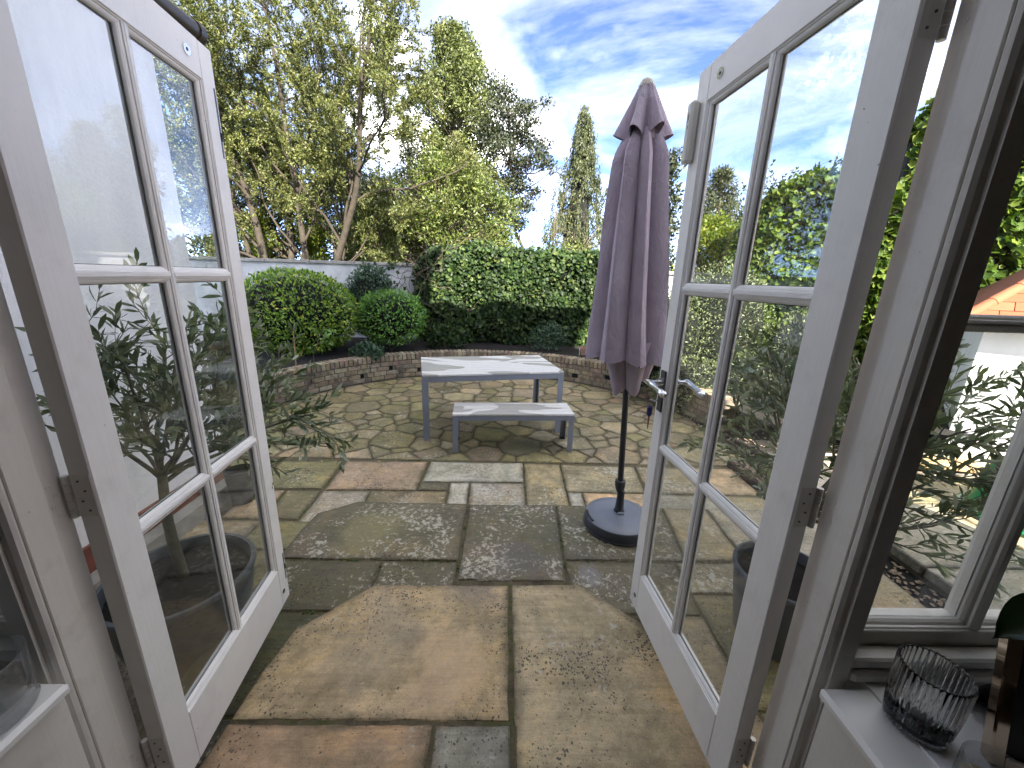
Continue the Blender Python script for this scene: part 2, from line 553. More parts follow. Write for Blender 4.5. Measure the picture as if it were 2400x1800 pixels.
    leaf_mat('leaf_lime', [(0, (0.076, 0.123, 0.011)), (0.6, (0.152, 0.199, 0.017)), (1, (0.237, 0.247, 0.028))], 0.45)
    leaf_mat('leaf_dark', [(0, (0.020, 0.030, 0.016)), (0.6, (0.045, 0.058, 0.028)), (1, (0.085, 0.09, 0.05))], 0.2)
    leaf_mat('leaf_conifer', [(0, (0.030, 0.040, 0.022)), (0.6, (0.065, 0.078, 0.038)), (1, (0.12, 0.125, 0.06))], 0.2)
    leaf_mat('leaf_cypress', [(0, (0.029, 0.039, 0.014)), (0.6, (0.068, 0.082, 0.029)), (1, (0.121, 0.129, 0.046))], 0.25)
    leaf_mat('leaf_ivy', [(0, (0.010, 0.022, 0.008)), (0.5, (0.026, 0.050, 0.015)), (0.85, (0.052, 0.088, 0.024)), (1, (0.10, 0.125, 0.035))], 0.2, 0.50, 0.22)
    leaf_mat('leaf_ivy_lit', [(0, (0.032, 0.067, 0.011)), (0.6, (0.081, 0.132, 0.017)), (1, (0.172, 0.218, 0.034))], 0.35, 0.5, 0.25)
    leaf_mat('leaf_box', [(0, (0.062, 0.129, 0.023)), (0.6, (0.187, 0.332, 0.046)), (0.9, (0.373, 0.502, 0.062)), (1, (0.689, 0.632, 0.114))], 0.25, 0.32, 0.5)
    leaf_mat('leaf_box_green', [(0, (0.049, 0.124, 0.025)), (0.6, (0.137, 0.310, 0.049)), (1, (0.274, 0.471, 0.087))], 0.25, 0.30, 0.5)
    leaf_mat('leaf_blue', [(0, (0.028, 0.059, 0.036)), (0.6, (0.063, 0.119, 0.070)), (1, (0.112, 0.175, 0.098))], 0.2)
    leaf_mat('leaf_hebe', [(0, (0.063, 0.086, 0.040)), (0.6, (0.132, 0.161, 0.071)), (1, (0.230, 0.259, 0.127))], 0.2)
    leaf_mat('leaf_olive', [(0, (0.085, 0.119, 0.068)), (0.5, (0.145, 0.187, 0.105)), (0.8, (0.255, 0.297, 0.204)), (1, (0.442, 0.476, 0.374))], 0.25, 0.4, 0.4)
    leaf_mat('leaf_house', [(0, (0.008, 0.022, 0.006)), (1, (0.014, 0.035, 0.009))], 0.1, 0.3)


mats()
M = MATS

# ------------------------------------------------------------------ mesh helpers


def link(o, parent=None):
    COL.objects.link(o)
    if parent is not None:
        o.parent = parent
    return o


def tag(o, label=None, cat=None, group=None, kind=None):
    if label:
        o['label'] = label
    if cat:
        o['category'] = cat
    if group:
        o['group'] = group
    if kind:
        o['kind'] = kind
    return o


def thing(name, loc, label, cat, group=None):
    o = D.objects.new(name, None)
    o.location = loc
    o.empty_display_size = 0.1
    link(o)
    return tag(o, label, cat, group)


class MB:
    """collects simple solids, all in world metres, and links them as ONE mesh"""

    def __init__(s):
        s.v, s.f = [], []

    def add(s, vs, fs):
        o = len(s.v)
        s.v += [tuple(map(float, p)) for p in vs]
        s.f += [tuple(i + o for i in f) for f in fs]
        return s

    def box(s, lo, hi, mtx=None, bev=0.0):
        x0, y0, z0 = lo
        x1, y1, z1 = hi
        if bev <= 0:
            vs = [(x0, y0, z0), (x1, y0, z0), (x1, y1, z0), (x0, y1, z0), (x0, y0, z1), (x1, y0, z1), (x1, y1, z1), (x0, y1, z1)]
            fs = [(3, 2, 1, 0), (4, 5, 6, 7), (0, 1, 5, 4), (1, 2, 6, 5), (2, 3, 7, 6), (3, 0, 4, 7)]
        else:
            b = bev
            vs, fs = [], []
            idx = {}
            for i, X in enumerate((x0, x1)):
                for j, Y in enumerate((y0, y1)):
                    for k, Z in enumerate((z0, z1)):
                        sx, sy, sz = (1, -1)[i], (1, -1)[j], (1, -1)[k]
                        for a in range(3):
                            p = [X + sx * b, Y + sy * b, Z + sz * b]
                            p[a] = (X, Y, Z)[a]
                            idx[(i, j, k, a)] = len(vs)
                            vs.append(tuple(p))

            def q(*ks):
                fs.append(tuple(idx[k] for k in ks))
            for i in (0, 1):
                q(*[(i, j, k, 0) for j, k in ((0, 0), (1, 0), (1, 1), (0, 1))][::(1 if i else -1)])
                q(*[(j, i, k, 1) for j, k in ((0, 0), (1, 0), (1, 1), (0, 1))][::(-1 if i else 1)])
                q(*[(j, k, i, 2) for j, k in ((0, 0), (1, 0), (1, 1), (0, 1))][::(1 if i else -1)])
            for j in (0, 1):
                for k in (0, 1):
                    q((0, j, k, 1), (1, j, k, 1), (1, j, k, 2), (0, j, k, 2))
                    q((j, 0, k, 0), (j, 1, k, 0), (j, 1, k, 2), (j, 0, k, 2))
                    q((j, k, 0, 0), (j, k, 1, 0), (j, k, 1, 1), (j, k, 0, 1))
            for i in (0, 1):
                for j in (0, 1):
                    for k in (0, 1):
                        q((i, j, k, 0), (i, j, k, 1), (i, j, k, 2))
        if mtx is not None:
            vs = [tuple(mtx @ Vector(p)) for p in vs]
        return s.add(vs, fs)

    def lathe(s, prof, center=(0, 0, 0), n=32, mtx=None, mod=None):
        vs, fs = [], []
        for k, (r, z) in enumerate(prof):
            for i in range(n):
                a = 2 * PI * i / n
                rr = r * (mod(a, k) if mod else 1)
                vs.append((rr * math.cos(a), rr * math.sin(a), z))
        for k in range(len(prof) - 1):
            for i in range(n):
                j = (i + 1) % n
                fs.append((k * n + i, k * n + j, (k + 1) * n + j, (k + 1) * n + i))
        if prof[0][0] > 1e-6:
            fs.append(tuple(range(n))[::-1])
        if prof[-1][0] > 1e-6:
            fs.append(tuple((len(prof) - 1) * n + i for i in range(n)))
        if mtx is not None:
            vs = [tuple(mtx @ Vector(p)) for p in vs]
        vs = [(p[0] + center[0], p[1] + center[1], p[2] + center[2]) for p in vs]
        return s.add(vs, fs)

    def tube(s, pts, rad, n=6, cap=True):
        P = np.array(pts, float)
        m = len(P)
        rad = np.broadcast_to(np.array(rad, float), (m,))
        T = np.gradient(P, axis=0)
        T /= np.linalg.norm(T, axis=1)[:, None] + 1e-12
        ref = np.array([0, 0, 1.0]) if abs(T[0][2]) < 0.9 else np.array([1.0, 0, 0])
        A = np.cross(T, ref)
        A /= np.linalg.norm(A, axis=1)[:, None] + 1e-12
        B = np.cross(T, A)
        an = np.arange(n) * 2 * PI / n
        ring = P[:, None, :] + rad[:, None, None] * (np.cos(an)[None, :, None] * A[:, None, :] + np.sin(an)[None, :, None] * B[:, None, :])
        o = len(s.v)
        s.v += [tuple(p) for p in ring.reshape(-1, 3).tolist()]
        for k in range(m - 1):
            for i in range(n):
                j = (i + 1) % n
                s.f.append((o + k * n + i, o + (k + 1) * n + i, o + (k + 1) * n + j, o + k * n + j))
        if cap:
            s.f.append(tuple(o + i for i in range(n)))
            s.f.append(tuple(o + (m - 1) * n + i for i in range(n))[::-1])
        return s

    def prism(s, poly, z0, z1):
        n = len(poly)
        vs = [(x, y, z0) for x, y in poly] + [(x, y, z1) for x, y in poly]
        fs = [tuple(range(n))[::-1], tuple(range(n, 2 * n))]
        fs += [(i, (i + 1) % n, n + (i + 1) % n, n + i) for i in range(n)]
        return s.add(vs, fs)

    def build(s, name, mat, parent=None, smooth=False, origin=None):
        o0 = Vector((0, 0, 0))
        if parent is not None:
            q = parent
            while q is not None:
                o0 += Vector(q.location)
                q = q.parent
        elif origin is not None:
            o0 = Vector(origin)
        me = D.meshes.new(name)
        me.from_pydata([(x - o0.x, y - o0.y, z - o0.z) for x, y, z in s.v], [], s.f)
        me.validate(verbose=False)
        me.update()
        if smooth:
            me.polygons.foreach_set('use_smooth', [True] * len(me.polygons))
            if smooth != 'all':
                try:
                    me.set_sharp_from_angle(angle=R(40))
                except Exception:
                    pass
        me.materials.append(M[mat] if isinstance(mat, str) else mat)
        o = D.objects.new(name, me)
        link(o, parent)
        if parent is None and origin is not None:
            o.location = origin
        return o


def struct(o):
    o['kind'] = 'structure'
    return o


def copy_tree(o, parent=None):
    c = o.copy()
    COL.objects.link(c)
    c.parent = parent
    for ch in list(o.children):
        copy_tree(ch, c)
    return c


def np_mesh(name, verts, faces_idx, nper, mat, parent=None, origin=None):
    """fast mesh of same-sized faces; verts (V,3), faces_idx (F*nper,)"""
    o0 = np.zeros(3)
    if parent is not None:
        q = parent
        while q is not None:
            o0 += np.array(q.location)
            q = q.parent
    elif origin is not None:
        o0 = np.array(origin, float)
    me = D.meshes.new(name)
    V = (verts - o0).astype(np.float32)
    me.vertices.add(len(V))
    me.vertices.foreach_set('co', V.ravel())
    nf = len(faces_idx) // nper
    me.loops.add(len(faces_idx))
    me.loops.foreach_set('vertex_index', np.ascontiguousarray(faces_idx, dtype=np.int32))
    me.polygons.add(nf)
    me.polygons.foreach_set('loop_start', np.arange(0, nf * nper, nper, dtype=np.int32))
    me.update(calc_edges=True)
    me.materials.append(M[mat])
    o = D.objects.new(name, me)
    link(o, parent)
    if parent is None and origin is not None:
        o.location = origin
    return o


def unit(a):
    return a / (np.linalg.norm(a, axis=-1, keepdims=True) + 1e-12)


def leaves(name, P, T, Nn, L, Wd, mat, parent, fold=0.15, shape='leaf'):
    """one leaf-shaped folded blade per row: base P, along T, facing Nn"""
    n = len(P)
    T = unit(T)
    B = unit(np.cross(T, Nn))
    Nn = np.cross(B, T)
    L = np.broadcast_to(np.asarray(L, float), (n,))[:, None]
    Wd = np.broadcast_to(np.asarray(Wd, float), (n,))[:, None]
    if shape == 'leaf':
        base = P
        tip = P + T * L
        lf = P + T * L * 0.42 + B * Wd * 0.5 + Nn * Wd * fold
        rt = P + T * L * 0.42 - B * Wd * 0.5 + Nn * Wd * fold
        V = np.stack([base, rt, tip, lf], 1).reshape(-1, 3)
        k = np.arange(n)[:, None] * 4
        F = (k + np.array([[0, 1, 2, 0, 2, 3]])).ravel()
        return np_mesh(name, V, F, 3, mat, parent)
    if shape == 'long':
        base = P
        tip = P + T * L - Nn * L * 0.06
        a = P + T * L * 0.28 + B * Wd * 0.42 + Nn * Wd * fold
        b = P + T * L * 0.28 - B * Wd * 0.42 + Nn * Wd * fold
        c = P + T * L * 0.65 + B * Wd * 0.5 + Nn * Wd * fold
        d = P + T * L * 0.65 - B * Wd * 0.5 + Nn * Wd * fold
        V = np.stack([base, b, d, tip, c, a], 1).reshape(-1, 3)
        k = np.arange(n)[:, None] * 6
        F = (k + np.array([[0, 1, 5, 1, 2, 4, 1, 4, 5, 2, 3, 4]])).ravel()
        return np_mesh(name, V, F, 3, mat, parent)
    # broad lobed leaf
    pts = [(0, 0, 0), (0.12, -0.42, 1), (0.42, -0.30, .6), (0.62, -0.46, 1), (1.0, 0, 0), (0.62, 0.46, 1), (0.42, 0.30, .6), (0.12, 0.42, 1)]
    V = np.stack([P + T * L * a + B * Wd * b + Nn * Wd * fold * h for a, b, h in pts], 1).reshape(-1, 3)
    k = np.arange(n)[:, None] * 8
    F = (k + np.array([[0, 1, 2, 0, 2, 4, 2, 3, 4, 0, 4, 6, 4, 5, 6, 0, 6, 7]])).ravel()
    return np_mesh(name, V, F, 3, mat, parent)

# ================================================================== THE SETTING
rng0 = random.Random(7)


def add_ground():
    mb = MB()
    mb.add([(-400, -400, -0.12), (400, -400, -0.12), (400, 400, -0.12), (-400, 400, -0.12)], [(0, 1, 2, 3)])
    struct(mb.build('ground', 'grass_ground'))


add_ground()

# ------------------------------------------------------------------ patio
CC = (-0.15, 3.40)      # centre of the round end of the patio
CR = 2.86               # its radius to the face of the brick wall


def clip(poly, a, b, c):
    out = []
    n = len(poly)
    for i in range(n):
        p, q = poly[i], poly[(i + 1) % n]
        dp, dq = a * p[0] + b * p[1] - c, a * q[0] + b * q[1] - c
        if dp <= 0:
            out.append(p)
        if (dp < 0 < dq) or (dq < 0 < dp):
            t = dp / (dp - dq)
            out.append((p[0] + t * (q[0] - p[0]), p[1] + t * (q[1] - p[1])))
    return out


def inset_convex(poly, d):
    """shrink a convex counter-clockwise polygon by d"""
    out = list(poly)
    n = len(poly)
    for i in range(n):
        p, q = poly[i], poly[(i + 1) % n]
        ex, ey = q[0] - p[0], q[1] - p[1]
        ln = math.hypot(ex, ey)
        if ln < 1e-6:
            continue
        nx, ny = ey / ln, -ex / ln
        out = clip(out, nx, ny, nx * p[0] + ny * p[1] - d)
        if len(out) < 3:
            return []
    return out


def area(poly):
    return 0.5 * sum(p[0] * q[1] - q[0] * p[1] for p, q in zip(poly, poly[1:] + poly[:1]))


def rough_outline(poly, rg, step, amp, corner):
    """cut the corners and roughen the edges of a stone"""
    out = []
    n = len(poly)
    for i in range(n):
        p0, p, q = poly[i - 1], poly[i], poly[(i + 1) % n]
        l0 = math.hypot(p[0] - p0[0], p[1] - p0[1])
        l1 = math.hypot(q[0] - p[0], q[1] - p[1])
        c0 = min(corner * rg.uniform(0.5, 1.3), l0 * 0.35)
        c1 = min(corner * rg.uniform(0.5, 1.3), l1 * 0.35)
        a = (p[0] + (p0[0] - p[0]) * c0 / max(l0, 1e-6), p[1] + (p0[1] - p[1]) * c0 / max(l0, 1e-6))
        b = (p[0] + (q[0] - p[0]) * c1 / max(l1, 1e-6), p[1] + (q[1] - p[1]) * c1 / max(l1, 1e-6))
        out += [a, b]
        k = int(l1 / step)
        for j in range(1, k):
            t = j / k
            nx, ny = (q[1] - p[1]) / max(l1, 1e-6), -(q[0] - p[0]) / max(l1, 1e-6)
            d = rg.uniform(-amp, amp * 0.3)
            out.append((p[0] + (q[0] - p[0]) * t + nx * d, p[1] + (q[1] - p[1]) * t + ny * d))
    return out


def slab(name, poly, z, parent, col, lichen, rg, th=0.045, joint=0.009, step=0.11, amp=0.004, corner=0.012, tilt=0.003):
    if area(poly) < 0:
        poly = poly[::-1]
    o = inset_convex(poly, joint)
    if len(o) < 3:
        return None
    o = rough_outline(o, rg, step, amp, corner)
    cx = sum(p[0] for p in o) / len(o)
    cy = sum(p[1] for p in o) / len(o)
    tx, ty = rg.uniform(-tilt, tilt), rg.uniform(-tilt, tilt)
    zo = rg.uniform(-0.002, 0.003)

    def zz(x, y):
        return z + zo + tx * (x - cx) + ty * (y - cy)
    b = 0.006
    inn = []
    for x, y in o:
        r = math.hypot(x - cx, y - cy)
        k = max(0.0, 1 - 1.3 * b / max(r, 1e-3))
        inn.append((cx + (x - cx) * k, cy + (y - cy) * k))
    n = len(o)
    rim = []
    for x, y in o:
        r = math.hypot(x - cx, y - cy)
        k = max(0.25, 1 - 0.045 / max(r, 1e-3))
        rim.append((cx + (x - cx) * k, cy + (y - cy) * k))
    vs = [(x, y, z - th) for x, y in o] + [(x, y, zz(x, y) - b * rg.uniform(0.7, 1.8)) for x, y in o] + [(x, y, zz(x, y) - rg.uniform(0, 0.0012)) for x, y in inn]
    vs += [(x, y, zz(x, y) + rg.uniform(-0.0008, 0.001)) for x, y in rim]
    fs = []
    for q in range(3):
        fs += [(q * n + i, q * n + (i + 1) % n, (q + 1) * n + (i + 1) % n, (q + 1) * n + i) for i in range(n)]
    fs.append(tuple(range(3 * n, 4 * n)))
    ob = MB().add(vs, fs).build(name, 'stone', parent)
    at = ob.data.attributes.new('rim', 'FLOAT', 'POINT')
    at.data.foreach_set('value', [1.0] * (2 * n) + [0.95] * n + [0.0] * n)
    ob.color = (*col, lichen)
    return ob


SAND = (0.598, 0.468, 0.293)
PINK = (0.41, 0.335, 0.245)
GREY = (0.364, 0.338, 0.273)
DARK = (0.150, 0.134, 0.088)
PALE = (0.506, 0.484, 0.407)
GRN = (0.265, 0.245, 0.125)
BUFF = (0.36, 0.305, 0.195)


def jit(c, rg, a=0.12):
    k = rg.uniform(1 - a, 1 + a)
    return tuple(max(0.01, x * k * rg.uniform(1 - a * 0.35, 1 + a * 0.35)) for x in c)


def rect(x0, y0, x1, y1):
    return [(x0, y0), (x1, y0), (x1, y1), (x0, y1)]


def add_patio():
    rg = random.Random(11)
    mb = MB()
    poly = [(-3.2, -0.1), (2.62, -0.1), (2.62, 2.75)]
    poly += [(CC[0] + (CR + 0.05) * math.cos(t), CC[1] + (CR + 0.05) * math.sin(t)) for t in np.linspace(R(-13), R(193), 60)]
    poly += [(-3.2, 2.75)]
    mb.prism(poly, -0.10, -0.009)
    pat = struct(mb.build('patio', 'mortar'))
    low = [
        ([(-1.98, 2.66), (-1.4, 2.69), (-1.38, 2.17), (-1.95, 2.16)], GRN, .45),
        ([(-1.38, 2.69), (-0.6, 2.71), (-0.6, 2.18), (-1.36, 2.16)], PINK, .35),
        ([(-0.58, 2.71), (0.325, 2.72), (0.315, 2.34), (-0.59, 2.32)], PALE, .8),
        ([(-0.6, 2.32), (-0.335, 2.325), (-0.335, 2.18), (-0.6, 2.18)], DARK, .4),
        ([(-0.335, 2.325), (-0.165, 2.33), (-0.15, 1.9), (-0.32, 1.9)], PALE, .9),
        ([(-0.165, 2.33), (0.315, 2.34), (0.315, 1.9), (-0.15, 1.9)], GREY, .75),
        ([(0.325, 2.72), (0.68, 2.71), (0.665, 1.9), (0.315, 1.9)], BUFF, .6),
        ([(0.68, 2.71), (1.41, 2.69), (1.35, 2.2), (0.67, 2.2)], BUFF, .8),
        ([(0.67, 2.2), (0.8, 2.2), (0.79, 1.9), (0.665, 1.9)], PALE, .6),
        ([(0.8, 2.2), (1.35, 2.2), (1.33, 1.9), (0.79, 1.9)], SAND, .3),
        ([(-1.66, 2.155), (-1.375, 2.16), (-1.365, 1.75), (-1.62, 1.75)], GRN, .5),
        ([(-1.37, 2.16), (-0.97, 2.17), (-0.97, 1.70), (-1.36, 1.70)], GREY, .75),
        ([(-0.97, 2.17), (-0.335, 2.18), (-0.33, 1.70), (-0.97, 1.70)], BUFF, .6),
        ([(-1.95, 2.15), (-1.67, 2.155), (-1.63, 1.75), (-1.93, 1.75)], SAND, .3),
        ([(1.41, 2.69), (1.90, 2.69), (1.90, 2.2), (1.36, 2.2)], BUFF, .6),
        ([(1.90, 2.69), (2.58, 2.69), (2.58, 2.2), (1.90, 2.2)], SAND, .5),
        ([(1.36, 2.19), (2.0, 2.19), (2.0, 1.74), (1.34, 1.74)], GREY, .6),
        ([(2.0, 2.19), (2.58, 2.19), (2.58, 1.74), (2.0, 1.74)], BUFF, .6),
        # strip along the wing, under the olive
        (rect(-2.10, 1.30, -1.62, 1.74), PINK, .3),
        (rect(-1.62, 1.42, -1.17, 1.74), GRN, .4),
        (rect(-1.62, 0.86, -1.17, 1.42), GRN, .3),
        (rect(-2.10, 0.70, -1.62, 1.30), BUFF, .3),
        (rect(-2.10, 0.06, -1.72, 0.70), GRN, .4),
        (rect(-1.72, 0.06, -1.17, 0.86), GREY, .3),
        (rect(-2.62, 2.22, -1.99, 2.69), GRN, .4),
    ]
    for p, c, l in low:
        slab('paving_slab', p, 0.0, pat, jit(c, rg), l, rg, joint=0.006, step=0.07, amp=0.005, corner=0.008)
    # crazy paving in the round end
    bound = [(CC[0] + CR * math.cos(t), CC[1] + CR * math.sin(t)) for t in np.linspace(R(-13.4), R(193.4), 48)]
    seeds = []
    for rmin, want in ((0.215, 34), (0.155, 110), (0.115, 120), (0.075, 60)):
        tries = 0
        got = 0
        while tries < 6000 and got < want:
            tries += 1
            x, y = rg.uniform(-3.0, 2.75), rg.uniform(2.70, 6.26)
            if math.hypot(x - CC[0], y - CC[1]) > CR - rmin * 0.5:
                continue
            r = rmin * rg.uniform(0.85, 1.2)
            if all((sx - x) ** 2 + ((sy - y) * 1.12) ** 2 > ((r + sr) * 0.92) ** 2 for sx, sy, sr in seeds):
                seeds.append((x, y, r))
                got += 1
    seeds = seeds[:298]
    tones = [GRN, GRN, BUFF, BUFF, (0.23, 0.205, 0.13), (0.27, 0.22, 0.15), (0.18, 0.165, 0.105)]
    for i, (x, y, r) in enumerate(seeds):
        cell = list(bound)
        nb = sorted(((sx - x) ** 2 + (sy - y) ** 2, sx, sy, sr) for j, (sx, sy, sr) in enumerate(seeds) if j != i)[:26]
        for d2, sx, sy, sr in nb:
            a, b = sx - x, sy - y
            ln = math.sqrt(d2)
            k = (d2 + r * r - sr * sr) / (2 * d2)
            # slightly turned joints, the same for both neighbours
            tw = 0.28 * math.sin(91.7 * (x + sx) + 57.3 * (y + sy))
            ca, sa = math.cos(tw), math.sin(tw)
            a, b = a / ln, b / ln
            mx, my = x + a * ln * k, y + b * ln * k
            a, b = a * ca - b * sa, a * sa + b * ca
            cell = clip(cell, a, b, a * mx + b * my)
            if len(cell) < 3:
                break
        if len(cell) < 3 or area(cell) < 0.006:
            continue
        base = tones[rg.randrange(len(tones))]
        if x < -0.9 and rg.random() < 0.5:
            base = GRN
        if x > 0.4 and rg.random() < 0.5:
            base = rg.choice((BUFF, (0.31, 0.27, 0.17), (0.30, 0.265, 0.19)))
        slab('paving_stone', cell, 0.0, pat, jit(base, rg, 0.14), rg.uniform(0.3, 0.65), rg, joint=rg.uniform(0.003, 0.007), step=0.10, amp=0.005, corner=0.012, tilt=0.014)
    # the terrace one step up
    outl = [(-1.17, 0.02), (2.36, 0.02), (2.36, 1.755), (-0.93, 1.765), (-1.15, 1.62), (-1.17, 1.45)]
    ter = struct(MB().prism(outl, -0.02, 0.140).build('terrace', 'mortar'))
    mid = [
        ([(-1.17, 1.165), (-0.13, 1.165), (-0.125, 1.76), (-0.93, 1.77), (-1.15, 1.62), (-1.17, 1.48)], DARK, .62),
        ([(-0.125, 1.015), (0.485, 1.015), (0.515, 1.775), (-0.12, 1.76)], jit(DARK, rg), .70),
        ([(0.515, 1.775), (1.295, 1.755), (1.22, 1.185), (0.49, 1.185)], jit(DARK, rg), .72),
        ([(-1.17, 1.16), (-0.565, 1.16), (-0.565, 0.80), (-1.17, 0.80)], (0.115, 0.105, 0.066), .5),
        ([(-0.565, 1.16), (-0.13, 1.16), (-0.13, 0.82), (-0.565, 0.80)], (0.135, 0.12, 0.082), .58),
        ([(0.49, 1.18), (1.15, 1.18), (1.13, 0.80), (0.49, 0.80)], (0.15, 0.134, 0.092), .55),
        ([(1.15, 1.18), (1.68, 1.19), (1.68, 0.94), (1.13, 0.94)], BUFF, .7),
        ([(1.295, 1.755), (1.62, 1.755), (1.59, 1.20), (1.22, 1.19)], BUFF, .6),
        ([(1.62, 1.755), (2.36, 1.755), (2.36, 1.20), (1.59, 1.20)], GREY, .6),
        ([(1.68, 1.19), (2.36, 1.20), (2.36, 0.62), (1.68, 0.62)], BUFF, .6),
        ([(1.13, 0.94), (1.68, 0.94), (1.68, 0.36), (1.13, 0.36)], GRN, .35),
        ([(0.84, 0.80), (1.13, 0.80), (1.13, 0.03), (0.84, 0.03)], BUFF, .3),
        ([(1.13, 0.36), (1.68, 0.36), (1.68, 0.03), (1.13, 0.03)], BUFF, .4),
        ([(1.68, 0.62), (2.36, 0.62), (2.36, 0.03), (1.68, 0.03)], GREY, .5),
        ([(-1.17, 0.795), (-0.70, 0.795), (-0.70, 0.33), (-1.17, 0.33)], (0.085, 0.09, 0.04), .35),
        ([(-1.17, 0.33), (-0.70, 0.33), (-0.70, 0.03), (-1.17, 0.03)], (0.10, 0.095, 0.06), .35),
    ]
    for p, c, l in mid:
        slab('paving_slab', p, 0.15, ter, c, l, rg, th=0.05, joint=0.005, step=0.06, amp=0.004, corner=0.007, tilt=0.003)
    # the doorstep: pale slabs with clipped corners
    outl = [(-0.79, 0.03), (0.83, 0.03), (0.815, 0.46), (0.74, 0.62), (0.50, 0.835), (-0.50, 0.825), (-0.745, 0.57), (-0.77, 0.40)]
    st = struct(MB().prism(outl, 0.10, 0.284).build('doorstep', 'mortar'))
    top = [
        ([(-0.50, 0.835), (0.160, 0.84), (0.160, 0.220), (-0.79, 0.220), (-0.78, 0.40), (-0.755, 0.58)], SAND, .30),
        ([(0.167, 0.84), (0.50, 0.85), (0.75, 0.63), (0.825, 0.47), (0.84, 0.03), (0.167, 0.03)], (0.56, 0.465, 0.30), .35),
        ([(-0.79, 0.217), (-0.103, 0.218), (-0.103, 0.03), (-0.80, 0.03)], (0.52, 0.37, 0.245), .2),
        ([(-0.10, 0.218), (0.160, 0.218), (0.160, 0.03), (-0.10, 0.03)], (0.44, 0.43, 0.38), .6),
    ]
    for p, c, l in top:
        slab('paving_slab', p, 0.29, st, c, l, rg, th=0.05, joint=0.004, step=0.05, amp=0.003, corner=0.005, tilt=0.001)
    # moss line between the two big step slabs
    mb = MB()
    for i in range(150):
        y = rg.uniform(0.30, 0.83)
        if rg.random() > math.exp(-((y - 0.62) / 0.16) ** 2) + 0.08:
            continue
        x = 0.163 + rg.gauss(0, 0.004)
        r = rg.uniform(0.003, 0.007)
        mb.lathe([(0, 0), (r, 0.001), (r * 0.8, r * 0.6), (0, r)], (x, y, 0.280), 6)
    o = mb.build('joint_moss', 'moss', st)
    o['kind'] = 'stuff'
    # moss cushions and grass blades along other joints
    lines = [((-1.15, 1.163), (0.48, 1.163), .15, ter), ((-0.128, 1.02), (-0.122, 1.76), .15, ter), ((0.488, 1.02), (0.515, 1.76), .15, ter), ((-0.565, 0.84), (-0.565, 1.16), .15, ter),
             ((-1.95, 2.70), (2.5, 2.70), 0.0, pat), ((-1.37, 2.16), (0.3, 2.17), 0.0, pat), ((-1.37, 1.76), (-1.39, 2.68), 0.0, pat), ((0.32, 1.9), (0.325, 2.72), 0.0, pat), ((0.67, 1.9), (0.68, 2.70), 0.0, pat),
             ((-0.78, 0.217), (0.15, 0.217), .285, st), ((0.50, 1.182), (1.7, 1.185), .15, ter), ((-1.17, 0.80), (-0.72, 0.80), .15, ter)]
    for par in (ter, pat, st):
        mb = MB()
        for a, b, z, p in lines:
            if p is not par:
                continue
            ln = math.hypot(b[0] - a[0], b[1] - a[1])
            for i in range(int(ln * 42)):
                t = rg.random()
                if math.sin(t * 23 + a[0] * 9) + 0.6 * math.sin(t * 57 + a[1] * 5) < 0.15:
                    continue
                x, y = a[0] + (b[0] - a[0]) * t + rg.gauss(0, .004), a[1] + (b[1] - a[1]) * t + rg.gauss(0, .004)
                r = rg.uniform(0.004, 0.010)
                if rg.random() < 0.12:
                    for q in range(rg.randrange(2, 5)):
                        h = rg.uniform(.015, .04)
                        dx, dy = rg.gauss(0, .014), rg.gauss(0, .014)
                        mb.add([(x - .0012, y, z - .006), (x + .0012, y, z - .006), (x + dx, y + dy, z + h)], [(0, 1, 2)])
                else:
                    mb.lathe([(0, 0), (r, 0.001), (r * 0.8, r * 0.5), (0, r * .8)], (x, y, z - 0.009), 6)
        o = mb.build('joint_moss', 'moss', par)
        o['kind'] = 'stuff'
    # side terrace on the right, with a gravel channel in front of it
    sd_ = struct(MB().box((2.66, 0.0, -0.1), (7.0, 2.75, 0.135)).build('side_terrace', 'mortar'))
    y = 0.03
    k = 0
    for h in (0.62, 0.50, 0.70, 0.45, 0.45):
        x = 2.62
        first = True
        while x < 6.2:
            w = rg.uniform(0.5, 1.05)
            slab('paving_slab', rect(x, y, x + w, y + h), 0.17 if not (y > 1.7 and x > 3.3) else 0.20, sd_, jit(rg.choice((BUFF, GREY, SAND, PALE)), rg), rg.uniform(.4, .75), rg, th=0.06)
            x += w
        y += h
    # gravel channel and bed
    mb = MB()
    for i in range(1500):
        if i < 620:
            x, y, z = rg.uniform(2.38, 2.63), rg.uniform(0.1, 2.7), 0.065
        else:
            x, y, z = rg.uniform(2.55, 4.6), rg.uniform(2.8, 4.6), 0.03
        r = rg.uniform(0.008, 0.022)
        m = Matrix.Translation((x, y, z + r * 0.4)) @ Matrix.Rotation(rg.uniform(0, 6), 4, 'Z') @ Matrix.Rotation(rg.uniform(-.5, .5), 4, 'X')
        v = [(r, 0, 0), (0, r * .7, 0), (-r, 0, 0), (0, -r * .7, 0), (0, 0, r * .55), (0, 0, -r * .55)]
        mb.add([tuple(m @ Vector(q)) for q in v], [(0, 1, 4), (1, 2, 4), (2, 3, 4), (3, 0, 4), (1, 0, 5), (2, 1, 5), (3, 2, 5), (0, 3, 5)])
    tag(mb.build('gravel', 'gravel'), 'loose pale gravel and bark chips beside the paving', 'gravel', kind='stuff')
    struct(MB().box((2.36, 0.0, -0.1), (2.66, 2.75, 0.06)).build('gravel_channel', 'soil'))
    struct(MB().box((2.60, 2.75, -0.1), (8.0, 6.2, 0.02)).build('side_bed', 'soil'))


add_patio()


